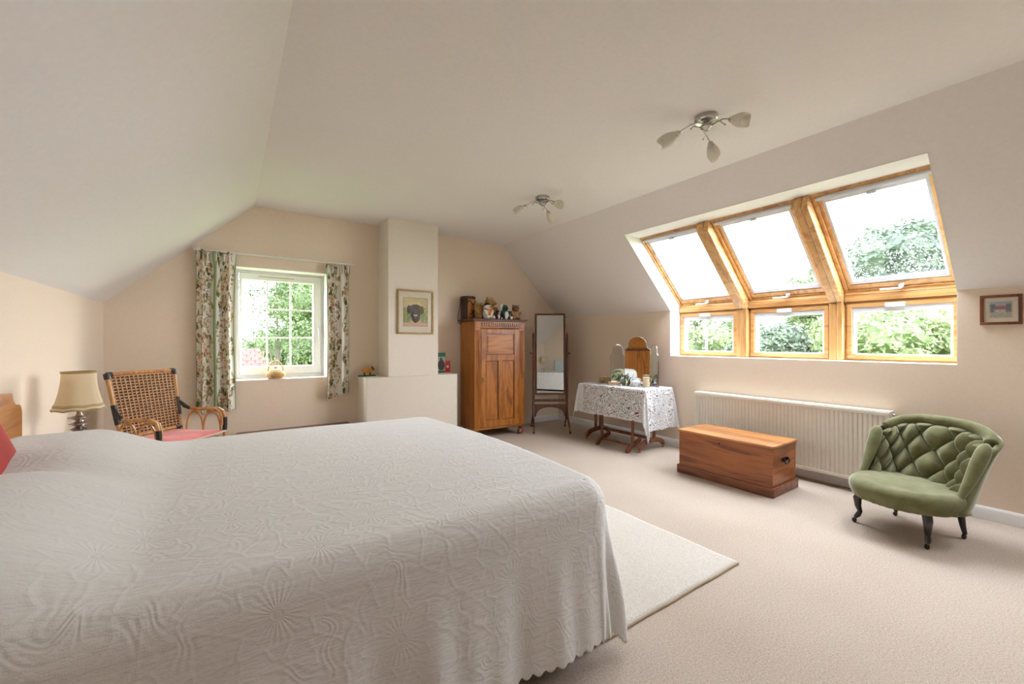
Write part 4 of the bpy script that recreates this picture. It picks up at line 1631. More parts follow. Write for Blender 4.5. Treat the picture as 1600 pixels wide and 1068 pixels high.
for x, y in ((.045, .03), (AW - .05, .03), (.045, AD_ - .05), (AW - .05, AD_ - .05)):
    pf = [(.016, 0), (.034, .006), (.043, .026), (.043, .042), (.032, .058), (.018, .068), (.016, .082), (.026, .094), (.036, .106), (.036, .1125)]
    obj('bun_foot', M().lathe(pf, 22, Matrix.Translation((x, y, 0))), W['chest_low'], ar)
# door
DX0, DX1, DZ0, DZ1 = .088, AW - .088, AZ0 + .016, AZ1 - .095
dr = obj('door', M()
         .box(DX0, DX0 + .07, -.010, .012, DZ0, DZ1)
         .box(DX1 - .07, DX1, -.010, .012, DZ0, DZ1)
         .box(DX0 + .07, DX1 - .07, -.010, .012, DZ0, DZ0 + .085)
         .box(DX0 + .07, DX1 - .07, -.010, .012, DZ1 - .06, DZ1)
         .box(DX0 + .07, DX1 - .07, -.010, .012, DZ1 - .415, DZ1 - .335)
         .box(AW / 2 - .027, AW / 2 + .027, -.010, .012, DZ0 + .085, DZ1 - .415), W['oak_z'], ar, bevel=.003)
pan = [(DX0 + .07, DX1 - .07, DZ1 - .335, DZ1 - .06), (DX0 + .07, AW / 2 - .027, DZ0 + .085, DZ1 - .415), (AW / 2 + .027, DX1 - .07, DZ0 + .085, DZ1 - .415)]
TF = Matrix(((1, 0, 0, 0), (0, 0, 1, 0), (0, 1, 0, 0), (0, 0, 0, 1)))
for k, (x0, x1, z0_, z1_) in enumerate(pan):
    m = M().box(x0, x1, .004, .010, z0_, z1_)
    if k == 0:
        m.box(x0 + .03, x1 - .03, -.003, .006, z0_ + .03, z1_ - .03)
    obj('door_panel', m, W['oak_x'] if k == 0 else W['oak_z'], dr, bevel=.003)
    m = M()
    ringboxes(m, x0, x1, z0_, z1_, -.004, .004, .010, T=TF)
    obj('panel_moulding', m, W['oak_dark'], dr, bevel=.002)
m = M().box(DX0 + .018, DX0 + .038, -.014, -.010, DZ0 + .57, DZ0 + .67)
m.lathe([(.009, 0), (.010, .004), (.006, .007)], 14, Matrix.Translation((DX0 + .028, -.014, DZ0 + .65)) @ Matrix.Rotation(PI / 2, 4, 'X'))
m.tube([(DX0 + .028, -.022, DZ0 + .65), (DX0 + .020, -.024, DZ0 + .63), (DX0 + .020, -.024, DZ0 + .60), (DX0 + .028, -.025, DZ0 + .585), (DX0 + .036, -.024, DZ0 + .60), (DX0 + .036, -.024, DZ0 + .63)], .003, 8, closed=True)
obj('handle', m, W['brass'], dr)

# ---- things on the wardrobe
ATOP = AZ1 + .036
A_M = Matrix.Translation((2.590, 4.655, 0)) @ Matrix.Rotation(math.radians(-4.6), 4, 'Z')


def on_ward(x, y):
    p = A_M @ Vector((x, y, ATOP))
    return p


t = thing('leather_case', 'tall round dark leather case with tan front panel and hanging strap on the wardrobe', 'case', on_ward(.060, .35), math.radians(-10))
R1, H1 = .098, .305
obj('body', M().lathe([(R1 - .004, 0), (R1, .004), (R1, H1 - .02), (R1 - .003, H1 - .012)], 36), W['leather'], t)
obj('lid', M().lathe([(R1 + .006, H1 - .022), (R1 + .008, H1 - .018), (R1 + .008, H1 - .002), (R1 + .002, H1 + .008), (.05, H1 + .014), (.002, H1 + .015)], 36), W['leather'], t)
m = M()
a0, a1 = -PI / 2 - .32, -PI / 2 + 1.05
m.grid(lambda u, v: ((R1 + .002) * math.cos(a0 + (a1 - a0) * u), (R1 + .002) * math.sin(a0 + (a1 - a0) * u), .01 + (H1 - .04) * v), 16, 6)
obj('front_panel', m, W['leather_tan'], t, solid=.003)
m = M()
m.tube([((R1 + .006) * math.cos(a), (R1 + .006) * math.sin(a), .225 + .028 * math.sin(6 * (a - a0))) for a in [a0 + (a1 - a0) * i / 16 for i in range(17)]], .008, 6)
m.tube([((R1 + .006) * math.cos(a), (R1 + .006) * math.sin(a), .085 + .018 * math.sin(12 * (a - a0))) for a in [a0 + .25 + (a1 - a0 - .5) * i / 16 for i in range(17)]], .006, 6)
m.tube([((R1 + .006) * math.cos(a), (R1 + .006) * math.sin(a), .115 + .012 * math.cos(14 * (a - a0))) for a in [a0 + .35 + (a1 - a0 - .7) * i / 16 for i in range(17)]], .005, 6)
obj('carved_motif', m, W['leather'], t)
m = M()
pts = [(-R1 - .004, .0, H1 - .03), (-R1 - .010, -.02, H1 - .08), (-R1 - .035, -.04, .13), (-R1 - .060, -.05, .02), (-R1 - .055, -.055, -.045), (-R1 - .035, -.08, -.060), (-R1 - .02, -.09, -.03), (-R1 - .01, -.085, .008), (-R1 + .03, -.08, .012)]
m.tube(pts, .011, 8, flat=.45)
obj('strap', m, W['leather'], t)


def plush(name, label, loc, rz, s, body, head, ear, limb, muzzle=None, belly=None, ears='round', lean=0, extra=None, headz=1.45, group='soft toys on the wardrobe'):
    """a seated soft toy about s*2.6 high; faces local -y"""
    s *= 1.13
    t = thing(name, label, 'soft toy', loc, rz, group)
    m = M()
    L = Matrix.Rotation(lean, 4, 'Y')
    m.ell((0, 0, s * .62), (s * .58, s * .52, s * .68), 14, L)
    m.ell((0, -.02 * s, s * headz), (s * .46, s * .44, s * .43), 14, L)
    m.ell((0, 0, s * 1.1), (s * .34, s * .32, s * .3), 10, L)
    for sx_ in (-1, 1):
        m.ell((sx_ * s * .42, -s * .48, s * .20), (s * .24, s * .44, s * .22), 12, L)
        m.ell((sx_ * s * .50, -s * .26, s * .80), (s * .19, s * .26, s * .38), 12, L, Matrix.Rotation(sx_ * .5, 3, 'Y'))
        if ears == 'round':
            m.ell((sx_ * s * .34, s * .02, s * (headz + .36)), (s * .17, s * .09, s * .17), 10, L)
    bod = obj('body', m, body, t, remesh=s * .055)
    # head in its own colour, slightly proud
    h = obj('head', M().ell((0, -.03 * s, s * headz), (s * .475, s * .46, s * .445), 16, L), head, t) if head is not body else bod
    if muzzle:
        obj('muzzle', M().ell((0, -.44 * s, s * (headz - .10)), (s * .20, s * .20, s * .15), 12, L), muzzle, t)
    obj('nose', M().ell((0, -.62 * s if muzzle else -.47 * s, s * (headz - .05)), (s * .07, s * .05, s * .05), 8, L), W['black'], t)
    for sx_ in (-1, 1):
        obj('eye', M().ell((sx_ * s * .17, -.44 * s, s * (headz + .08)), (s * .05, s * .03, s * .05), 8, L), W['black'], t)
        if ears == 'ring':
            obj('ear', M().ell((sx_ * s * .42, s * .02, s * (headz + .10)), (s * .24, s * .12, s * .36), 12, L), ear, t)
    if belly:
        obj('belly', M().ell((0, -.16 * s, s * .60), (s * .44, s * .42, s * .52), 14, L), belly, t)
        for sx_ in (-1, 1):
            obj('paw', M().ell((sx_ * s * .42, -s * .86, s * .20), (s * .20, s * .10, s * .19), 10, L), belly, t)
    if extra:
        extra(t, s, L)
    return t


def snow_extra(t, s, L):
    obj('cap', M().ell((0, .04 * s, s * 1.62), (s * .44, s * .44, s * .34), 12, L), W['plush_dark'], t)
    obj('beak', M().lathe([(s * .10, 0), (s * .07, s * .14), (.001, s * .26)], 12, L @ Matrix.Translation((s * .05, -.42 * s, s * 1.42)) @ Matrix.Rotation(PI / 2, 4, 'X')), W['orange'], t)
    obj('scarf', M().tube([(s * .42 * math.cos(a), s * .42 * math.sin(a), s * 1.12) for a in [2 * PI * i / 20 for i in range(20)]], s * .10, 8, closed=True, T=L), W['orange'], t)
    obj('scarf_end', M().box(-s * .35, -s * .10, -s * .72, -s * .60, s * .35, s * 1.1, L @ Matrix.Rotation(.3, 4, 'Y')), W['orange'], t, bevel=s * .05)


def sc_extra(col):
    def f(t, s, L):
        obj('collar', M().tube([(s * .36 * math.cos(a), s * .36 * math.sin(a), s * 1.10) for a in [2 * PI * i / 20 for i in range(20)]], s * .08, 8, closed=True, T=L), col, t)
    return f


plush('teddy_bear', 'small olive-gold teddy bear peeping up behind the white snowman toy', on_ward(.150, .17), .1, .105, W['plush_gold'], W['plush_gold'], None, None, W['plush_gold'])
plush('snowman_toy', 'white soft snowman toy with black cap, orange beak and orange scarf', on_ward(.215, .065), .15, .098, W['plush_white'], W['plush_white'], None, None, None, None, ears='none', extra=snow_extra)
plush('teddy_bear', 'large golden teddy bear sitting upright in the middle of the wardrobe top', on_ward(.335, .235), .5, .142, W['plush_gold'], W['plush_gold'], None, None, W['plush_gold'])
plush('soft_toy', 'tiny dark soft toy with a white face between the snowman and the green toy', on_ward(.352, .035), .2, .056, W['plush_dark'], W['plush_dark'], None, None, W['plush_white'], W['plush_white'], extra=sc_extra(W['red']))
plush('soft_toy', 'dark green soft toy with big white ears and white paws on the wardrobe', on_ward(.482, .080), .1, .095, W['plush_green'], W['plush_green'], W['plush_white'], None, W['plush_green'], W['plush_white'], ears='ring')
plush('teddy_bear', 'tan teddy bear with a dark red collar at the end of the row', on_ward(.650, .10), -.25, .096, W['plush_tan'], W['plush_brown'], None, None, W['plush_tan'], extra=sc_extra(W['red']), lean=.08)

# ------------------------------------------------------------------ cheval mirror
ch = thing('cheval_mirror', 'tall mahogany cheval mirror on brass castors in the corner', 'mirror', (3.765, 4.565, 0), -.585)
HW2 = .238
for s in (-1, 1):
    x = s * HW2
    obj('post', M().box(x - .017, x + .017, -.017, .017, .30, 1.315), W['mahog'], ch, bevel=.004)
    obj('finial', M().lathe([(.016, 1.315), (.018, 1.322), (.008, 1.332), (.014, 1.345), (.016, 1.356), (.010, 1.367), (.003, 1.378), (.005, 1.385), (.001, 1.392)], 16, Matrix.Translation((x, 0, 0))), W['mahog'], ch)
    obj('pivot_knob', M().lathe([(.006, 0), (.006, .012), (.014, .018), (.015, .028), (.004, .034)], 14, Matrix.Translation((s * (HW2 + .014), 0, 1.09)) @ Matrix.Rotation(s * PI / 2, 4, 'Y')), W['mahog'], ch)
    for f in (-1, 1):
        pts = [(x, f * .004, .34), (x, f * .03, .26), (x + s * .004, f * .10, .16), (x + s * .008, f * .20, .07), (x + s * .010, f * .235, .045)]
        lg = obj('leg', M().tube(pts, [.017, .016, .014, .012, .011], 10), W['mahog'], ch)
        m = M().tube([pts[3], pts[4]], [.0150, .0150], 10)
        m.lathe([(.012, .03), (.012, .05)], 10, Matrix.Translation((x + s * .010, f * .235, 0)))
        obj('castor_cup', m, W['brass'], lg)
        m = M().lathe([(.004, -.012), (.017, -.011), (.017, .011), (.004, .012)], 14, Matrix.Translation((x + s * .010, f * .25, .0175)) @ Matrix.Rotation(PI / 2, 4, 'Y'))
        obj('castor_wheel', m, W['black'], lg)
obj('cross_rail', B(-HW2 + .014, HW2 - .014, -.010, .010, .405, .440), W['mahog'], ch, bevel=.003)
pts = [(-HW2 + .014, .365), (-HW2 + .014, .19)]
for i in range(17):
    a = PI - PI * i / 16
    pts.append((.195 * math.cos(a), .19 + .13 * math.sin(a) ** .75))
pts += [(HW2 - .014, .19), (HW2 - .014, .365), (.06, .372), (-.06, .372)]
m = M()
# arch built as quads so that the concave shape fills properly
up = [(-HW2 + .014 + (2 * HW2 - .028) * i / 24, .368) for i in range(25)]
vs = []
for i in range(25):
    x = up[i][0]
    k = min(1, abs(x) / .205)
    zl = .19 + .135 * math.sqrt(max(0, 1 - k ** 2.4))
    vs += [(x, -.009, .368), (x, -.009, zl), (x, .009, .368), (x, .009, zl)]
fs = []
for i in range(24):
    a, b_ = i * 4, i * 4 + 4
    fs += [(a, b_, b_ + 1, a + 1), (a + 2, a + 3, b_ + 3, b_ + 2), (a, a + 2, b_ + 2, b_), (a + 1, b_ + 1, b_ + 3, a + 3)]
fs += [(0, 1, 3, 2), (96, 98, 99, 97)]
obj('arched_rail', M().add(vs, fs), W['mahog'], ch)
TILT = Matrix.Translation((0, 0, 1.09)) @ Matrix.Rotation(math.radians(-1.2), 4, 'X') @ Matrix.Translation((0, 0, -1.09))
TFm = TILT @ Matrix(((1, 0, 0, 0), (0, 0, 1, 0), (0, 1, 0, 0), (0, 0, 0, 1)))
m = M()
ringboxes(m, -.216, .216, .505, 1.655, -.016, .016, .027, T=TFm)
mf = obj('mirror_frame', m, W['mahog'], ch, bevel=.005)
obj('mirror_glass', B(-.194, .194, -.006, -.002, .527, 1.633, T=TILT), W['mirror'], mf, flat=True)
obj('backboard', B(-.194, .194, .0, .008, .527, 1.633, T=TILT), W['mahog'], mf)

# ------------------------------------------------------------------ gateleg table under a lace cloth
TX, TY, TH = 4.035, 3.475, .715
HX, HY = .225, .48
tb = thing('gateleg_table', 'small mahogany gateleg table with turned columns under the lace cloth', 'table', (TX, TY, 0), math.radians(2))
obj('tabletop', B(-HX + .004, HX - .004, -HY + .004, HY - .004, TH - .022, TH - .003), W['mahog2'], tb, bevel=.004)
obj('drop_leaf', B(-HX - .014, -HX + .002, -HY + .03, HY - .03, TH - .35, TH - .024), W['mahog2'], tb, bevel=.004)
TURN = [(.020, .10), (.022, .115), (.014, .125), (.019, .14), (.017, .17), (.019, .34), (.021, .46), (.014, .475), (.022, .49), (.022, .53)]
for sy in (-1, 1):
    y = sy * (HY - .07)
    # arched trestle foot
    vs, fs = [], []
    for i in range(21):
        q = -1 + 2 * i / 20
        x = q * .235
        zt = .055 + .085 * math.sqrt(max(0, 1 - abs(q) ** 2.2))
        zb_ = .028 + .060 * math.sqrt(max(0, 1 - min(1, abs(q) / .82) ** 2)) if abs(q) < .82 else .028
        vs += [(x, y - .016, zt), (x, y - .016, zb_), (x, y + .016, zt), (x, y + .016, zb_)]
    for i in range(20):
        a, b_ = i * 4, i * 4 + 4
        fs += [(a, b_, b_ + 1, a + 1), (a + 2, a + 3, b_ + 3, b_ + 2), (a, a + 2, b_ + 2, b_), (a + 1, b_ + 1, b_ + 3, a + 3)]
    fs += [(0, 1, 3, 2), (80, 82, 83, 81)]
    ft = obj('trestle_foot', M().add(vs, fs), W['mahog2'], tb, bevel=.005)
    for sx_ in (-1, 1):
        m = M().lathe([(.012, .0), (.014, .004), (.014, .018), (.006, .022), (.010, .03)], 12, Matrix.Translation((sx_ * .215, y, 0)))
        obj('castor', m, W['brass'], ft)
    for xx in (-.045, .045):
        obj('column', M().lathe(TURN, 16, Matrix.Translation((xx, y, .0))), W['mahog2'], tb)
    obj('bearer', B(-.19, .19, y - .018, y + .018, .531, TH - .023), W['mahog2'], tb, bevel=.004)
obj('stretcher', M().box(-.014, .014, -HY + .09, HY - .09, .115, .150), W['mahog2'], tb, bevel=.004)
# the gate on the room side: two turned posts with splayed feet and a stretcher
gx = -HX - .020
for y in (-.33, .125):
    pf = [(.019, .07), (.022, .09), (.013, .10), (.018, .12), (.016, .22), (.018, .40), (.013, .42), (.021, .435), (.021, .47)]
    obj('gate_post', M().lathe(pf, 16, Matrix.Translation((gx, y, 0))), W['mahog2'], tb)
    m = M().prism([(gx - .11, 0), (gx - .07, 0), (gx - .03, .045), (gx + .03, .050), (gx + .14, .10), (gx + .14, .14), (gx, .095), (gx - .05, .082), (gx - .11, .035)], 'y', y - .017, y + .017)
    obj('gate_foot', m, W['mahog2'], tb, bevel=.004)
obj('gate_stretcher', B(gx - .010, gx + .010, -.31, .105, .055, .080), W['mahog2'], tb, bevel=.003)
obj('gate_rail', B(gx - .012, gx + .012, -.36, .16, .471, .510), W['mahog2'], tb, bevel=.003)

# lace cloth
cl_hx, cl_hy = HX + .012 + .02, HY + .012
DX_, DYn, DYf = .36, .46, .36


def cloth_fn(u, v):
    X = -cl_hx - DX_ + (2 * cl_hx + 2 * DX_) * u
    Y = -cl_hy - DYn + (2 * cl_hy + DYn + DYf) * v
    cx, cy = min(max(X, -cl_hx), cl_hx), min(max(Y, -cl_hy), cl_hy)
    dx, dy = X - cx, Y - cy
    d = math.hypot(dx, dy)
    if d < 1e-6:
        return (X, Y, TH + .002)
    ang = math.atan2(dy, dx)
    nx, ny = dx / d, dy / d
    cor = min(1.0, 2 * abs(nx * ny))
    sg = X if abs(ny) > abs(nx) else Y
    fold = .010 * math.sin(sg * 24 + 1) * min(1, d / .2)
    fl = .014 * min(1, d / .02) + d * .06 + fold * (1 - cor)
    # corners: cloth gathers into two pleats with a point hanging low
    pl = cor * (d * .17 + .035 * math.cos(4 * (ang)) * min(1, d / .3))
    h = fl + pl
    z = -max(0, d - .006) * (1 - .02 * cor)
    if Y < -cl_hy and X > 0 and cor < .2:
        pass
    # spread the corner point slightly so it reads as a cascading fold
    return (cx + nx * h, cy + ny * h, TH + .002 + z)


def cl_edge(u, v):
    k = .0
    X_, Y_ = u, v
    if u < .012:
        u -= .006 * abs(math.sin(v * 95)) * 1
    if u > .988:
        u += .006 * abs(math.sin(v * 95))
    if v < .008:
        v -= .004 * abs(math.sin(u * 80))
    if v > .992:
        v += .004 * abs(math.sin(u * 80))
    p = cloth_fn(u, v)
    return (p[0], p[1], max(.012, p[2]))


# the cloth lies slightly askew: long corner towards the room
o = obj('lace_tablecloth', M().grid(cl_edge, 150, 190, uvf=lambda u, v: ((2 * cl_hx + 2 * DX_) * u, (2 * cl_hy + DYn + DYf) * v)), W['lace'], None, angle=180, loc=(TX, TY, 0), rot=(0, 0, math.radians(3)))
tag(o, 'white lace tablecloth with hanging corners draped over the gateleg table', 'tablecloth')

# triple mirror
MTZ = TH + .003


def arch_outline(w_, h_, sh, n=10):
    """flat bottom, straight sides to the shoulder sh, concave shoulder, round crown"""
    r = w_ * .36
    pts = [(-w_ / 2, 0), (w_ / 2, 0), (w_ / 2, sh)]
    for i in range(1, n):
        a = PI / 2 * i / n
        pts.append((w_ / 2 - (w_ / 2 - r) * math.sin(a) ** 1.0, sh + (h_ - r - sh) * (1 - math.cos(a))))
    for i in range(n * 2 + 1):
        a = PI * i / (n * 2)
        pts.append((r * math.cos(a), h_ - r + r * math.sin(a)))
    for i in range(n - 1, 0, -1):
        a = PI / 2 * i / n
        pts.append((-w_ / 2 + (w_ / 2 - r) * math.sin(a), sh + (h_ - r - sh) * (1 - math.cos(a))))
    pts.append((-w_ / 2, sh))
    return pts


tm = thing('triple_mirror', 'arched three-panel dressing mirror standing on the lace-covered table', 'mirror', (4.160, 3.36, MTZ), math.radians(-52))
# local x along the centre panel, local -y is the way it faces
CW, CH = .305, .60
SW, SH = .175, .50
for nm, w_, h_, T_ in (('centre_panel', CW, CH, Matrix.Identity(4)),
                      ('side_panel', SW, SH, Matrix.Translation((-CW / 2 - .004, -.004, 0)) @ Matrix.Rotation(math.radians(28), 4, 'Z') @ Matrix.Translation((-SW / 2, 0, 0))),
                      ('side_panel', SW, SH, Matrix.Translation((CW / 2 + .004, -.004, 0)) @ Matrix.Rotation(math.radians(-62), 4, 'Z') @ Matrix.Translation((SW / 2, 0, 0)))):
    p = obj(nm, M().prism(arch_outline(w_, h_, h_ * .74), 'y', 0, .010, T=T_), W['mahog'], tm, bevel=.002)
    obj('mirror_glass', M().prism(arch_outline(w_ - .004, h_ - .004, h_ * .74), 'y', -.0045, -.001, T=T_ @ Matrix.Translation((0, 0, .002))), W['mirror'], p, flat=True)
    m = M()
    ol = arch_outline(w_ - .002, h_ - .002, h_ * .74)
    m.tube([(a, -.004, b_ + .001) for a, b_ in ol], .0022, 6, closed=True, T=T_)
    obj('bevelled_edge', m, W['chrome'], p)
for x in (-.05, .05):
    obj('foot', B(x - .012, x + .012, -.035, .045, -.001, .010), W['mahog'], tm, bevel=.003)
obj('easel_strut', M().prism([(.01, .01), (.10, .0), (.11, .0), (.012, .36)], 'x', -.02, .02), W['mahog'], tm, bevel=.002)
for z in (.10, .36):
    for x in (-CW / 2 - .002, CW / 2 + .002):
        obj('hinge', M().lathe([(.004, z - .02), (.004, z + .02)], 8, Matrix.Translation((x, -.001, 0))), W['brass'], tm)


def ontable(u, v):
    """table point seen at a pixel of the photograph, worked out beforehand"""
    d = Vector((FX + FY * (u - 800) / 648.4, FY - FX * (u - 800) / 648.4, (534 - v) / 648.4))
    k = (MTZ - 1.25) / d.z
    return Vector((d.x * k, d.y * k, MTZ))



# ---- things on the lace cloth
for k, (x, y) in enumerate(((4.085, 3.865), (4.065, 3.765))):
    t = thing('trinket_box', ('square tan trinket box at the far end of the lace cloth' if k == 0 else 'square tan trinket box between its twin and the arched mirror'), 'box', (x, y, MTZ), math.radians(-40))
    obj('box_body', B(-.040, .040, -.035, .035, 0, .056), W['boxwood'], t, bevel=.003)
    obj('lid', B(-.042, .042, -.037, .037, .057, .076), W['boxwood'], t, bevel=.004)
t = thing('low_wooden_box', 'flat carved wooden box lying in front of the left mirror panel', 'box', (3.935, 3.53, MTZ), math.radians(-48))
obj('box_body', B(-.070, .070, -.035, .035, 0, .026), W['boxwood'], t, bevel=.003)
obj('lid', B(-.072, .072, -.037, .037, .027, .040), W['boxwood'], t, bevel=.004)
t = thing('lidded_tin', 'ivory cylindrical pot standing in front of the mirror at the table corner', 'pot', (4.075, 3.165, MTZ))
obj('body', M().lathe([(.036, 0), (.038, .003), (.038, .096), (.036, .098)], 28), W['candle'], t)
obj('lid', M().lathe([(.039, .099), (.040, .102), (.040, .112), (.036, .115), (.005, .116)], 28), W['candle'], t)
t = thing('china_bowl', 'white china bowl with a lid in front of the centre mirror panel', 'bowl', (4.03, 3.275, MTZ))
obj('body', M().lathe([(.030, 0), (.032, .005), (.052, .028), (.060, .050), (.058, .055)], 28), W['ceramic'], t)
obj('lid', M().lathe([(.061, .0555), (.062, .059), (.045, .072), (.012, .078), (.010, .084), (.013, .090), (.004, .094)], 28), W['ceramic'], t)
for k, (x, y, s) in enumerate(((3.990, 3.425, 1.0), (3.985, 3.355, .8))):
    t = thing('scent_bottle', ('olive glass bottle with leafy sprigs in front of the mirror hinge' if k == 0 else 'smaller green bottle with a sprig right behind the white bowl'), 'bottle', (x, y, MTZ))
    obj('body', M().lathe([(.018 * s, 0), (.021 * s, .004), (.021 * s, .04 * s), (.010 * s, .052 * s), (.009 * s, .062 * s)], 18), W['olive'], t)
    rnd = random.Random(k)
    m, m2 = M(), M()
    for i in range(7):
        a = rnd.uniform(0, 6.28)
        r = rnd.uniform(.02, .07)
        h = rnd.uniform(.085, .15) * s
        tip = Vector((r * math.cos(a), r * math.sin(a), h))
        m.tube([(0, 0, .05 * s), (r * .4 * math.cos(a), r * .4 * math.sin(a), h * .75), tip], .0015, 5)
        for q in range(6):
            f = .45 + q * .11
            c = Vector((tip.x * f, tip.y * f, .05 * s + (h - .05 * s) * f)) + Vector((rnd.uniform(-.015, .015), rnd.uniform(-.015, .015), rnd.uniform(-.01, .01)))
            d = Vector((rnd.gauss(0, 1), rnd.gauss(0, 1), rnd.gauss(0, .6))).normalized() * .016
            p = d.cross(Vector((0, 0, 1))).normalized() * .007
            m2.add([c - d, c + p, c + d, c - p], [(0, 1, 2, 3)])
    obj('stem', m, W['leaf_dk'], t)
    o = obj('sprig_leaves', m2, W['leaf_mid'], t, flat=True)
    o['kind'] = 'stuff'

# ------------------------------------------------------------------ radiator
rd = thing('radiator', 'long cream double panel radiator with vertical flutes on the wall below the roof windows', 'radiator', (XR - .045, 1.86, .10))
RY_0, RY_1, RH = 2.685 - 1.86, 1.025 - 1.86, .60
x0 = -.075
nfl = 50
# pressed front panel: fluted profile swept vertically
prof_ = []
for i in range(nfl * 8 + 1):
    y = RY_0 - .02 + (RY_1 + .02 - RY_0 + .02) * i / (nfl * 8)
    ph = (i % 8) / 8
    d = .0075 * (1 - min(1, abs(ph - .5) / .16) ** 2) if abs(ph - .5) < .16 else 0
    prof_.append((x0 + d, y))
m = M()
vs, fs = [], []
for (x, y) in prof_:
    vs += [(x, y, .028), (x, y, RH - .035)]
for i in range(len(prof_) - 1):
    fs.append((2 * i, 2 * i + 1, 2 * i + 3, 2 * i + 2))
m.add(vs, fs)
obj('front_panel', m, W['cream'], rd, angle=180)
m = M().box(x0 - .003, x0 + .010, RY_1, RY_0, 0, .029).box(x0 - .003, x0 + .010, RY_1, RY_0, RH - .036, RH - .008)
m.box(x0 - .002, x0 + .010, RY_0 - .021, RY_0, .029, RH - .036).box(x0 - .002, x0 + .010, RY_1, RY_1 + .021, .029, RH - .036)
obj('panel_border', m, W['cream'], rd, bevel=.003)
obj('rear_panel', B(.018, .030, RY_1 + .01, RY_0 - .01, .01, RH - .02), W['cream'], rd, bevel=.003)
obj('top_grille', M().box(x0 + .002, .034, RY_1, RY_0, RH - .007, RH), W['cream'], rd, bevel=.002)
for y in (RY_1, RY_0 - .004):
    obj('end_cover', B(x0 + .002, .034, y, y + .004, .0, RH - .008), W['cream'], rd, bevel=.001)
obj('bleed_valve', M().lathe([(.008, 0), (.008, .012), (.005, .02)], 12, Matrix.Translation((.0, RY_1, RH - .03)) @ Matrix.Rotation(PI / 2, 4, 'X')), W['chrome'], rd)
for y in (RY_1 + .03, RY_0 - .03):
    obj('pipe', M().tube([(-.02, y, .0), (-.02, y, -.10)], .0075, 10), W['cream'], rd)
for y in (RY_1 + .3, RY_0 - .3):
    obj('wall_bracket', B(.030, .0445, y - .02, y + .02, .1, .5), W['cream'], rd)

# ------------------------------------------------------------------ blanket chest
CHX, CHY = 3.80, 1.985
cb = thing('blanket_chest', 'low varnished pine blanket chest with plinth and black iron handle before the radiator', 'chest', (3.812, 1.99, 0), math.radians(1))
hx, hy = .222, .412
obj('front_panel', B(-hx, -hx + .02, -hy, hy, .012, .392), W['chest_y'], cb, bevel=.003)
obj('back_panel', B(hx - .02, hx, -hy, hy, .012, .392), W['chest_y'], cb, bevel=.003)
for y in (-hy, hy - .02):
    e = obj('end_panel', B(-hx + .0205, hx - .0205, y + (.001 if y < 0 else -.001), y + .02, .012, .392), W['chest_x'], cb, bevel=.002)
    s = -1 if y < 0 else 1
    ye = -hy if y < 0 else hy
    m = M().box(-.05, .05, min(ye, ye + s * .004), max(ye, ye + s * .004), .262, .292)
    m.box(-.045, -.03, min(ye, ye + s * .018), max(ye, ye + s * .018), .270, .290)
    m.box(.03, .045, min(ye, ye + s * .018), max(ye, ye + s * .018), .270, .290)
    m.tube([(-.04, ye + s * .014, .278), (-.045, ye + s * .020, .262), (-.03, ye + s * .022, .245), (.03, ye + s * .022, .245), (.045, ye + s * .020, .262), (.04, ye + s * .014, .278)], .005, 8)
    obj('iron_handle', m, W['iron'], e, bevel=.001)
obj('bottom_panel', B(-hx + .021, hx - .021, -hy + .021, hy - .021, .02, .035), W['chest_y'], cb)
m = M()
for x0, x1, y0, y1 in ((-hx - .016, -hx, -hy - .016, hy + .016), (hx, hx + .016, -hy - .016, hy + .016), (-hx, hx, -hy - .016, -hy), (-hx, hx, hy, hy + .016)):
    m.prism([(x0, y0), (x1, y0), (x1, y1), (x0, y1)], 'z', 0, .078)
obj('plinth', m, W['chest_low'], cb, bevel=.006)
obj('lid', B(-hx - .012, hx + .004, -hy - .012, hy + .012, .393, .413), W['chest_top'], cb, bevel=.004)
m = M().lathe([(.006, 0), (.006, .002)], 12, Matrix.Translation((-hx, .02, .352)) @ Matrix.Rotation(-PI / 2, 4, 'Y'))
m.box(-hx - .002, -hx + .001, .017, .023, .336, .352)
obj('keyhole', m, W['iron'], cb)

# ------------------------------------------------------------------ green buttoned chair
gc = thing('nursing_chair', 'low green velvet chair with buttoned back and black cabriole legs by the radiator', 'chair', (3.74, .79, 0), math.radians(163))
# local +x forward, +y to the picture's right
SEATZ = .335


def seat_outline(a):
    """plan outline, angle a: 0 = front"""
    c, s = math.cos(a), math.sin(a)
    rx = .335 if c > 0 else .215
    ry = .300 if c > -.05 else .272
    e = 2.15 if c > 0 else 3.2
    k = (abs(c) ** e + abs(s) ** e) ** (-1 / e)
    return (rx * c * k, ry * s * k)


def seat_fn(u, v):
    a = 2 * PI * u
    ox_, oy_ = seat_outline(a)
    if v < .10:
        f = v / .10
        return (ox_ * .93 * f, oy_ * .93 * f, .205)
    if v < .45:
        f = (v - .10) / .35
        tuck = .010 * math.sin(a * 31 + math.sin(a * 9) * 2) * (1 - f) ** 2
        k = .93 + .07 * math.sin(f * PI / 2) + tuck
        return (ox_ * k, oy_ * k, .205 + .070 * f)
    if v < .70:
        f = (v - .45) / .25 * PI / 2
        k = 1 - .20 * (1 - math.cos(f))
        return (ox_ * k, oy_ * k, .275 + .052 * math.sin(f))
    r = .80 * (1 - (v - .70) / .30)
    return (ox_ * r, oy_ * r, .327 + .014 * (1 - (r / .8) ** 2))


obj('seat', M().grid(seat_fn, 160, 50, cu=True), W['velvet'], gc, angle=180)


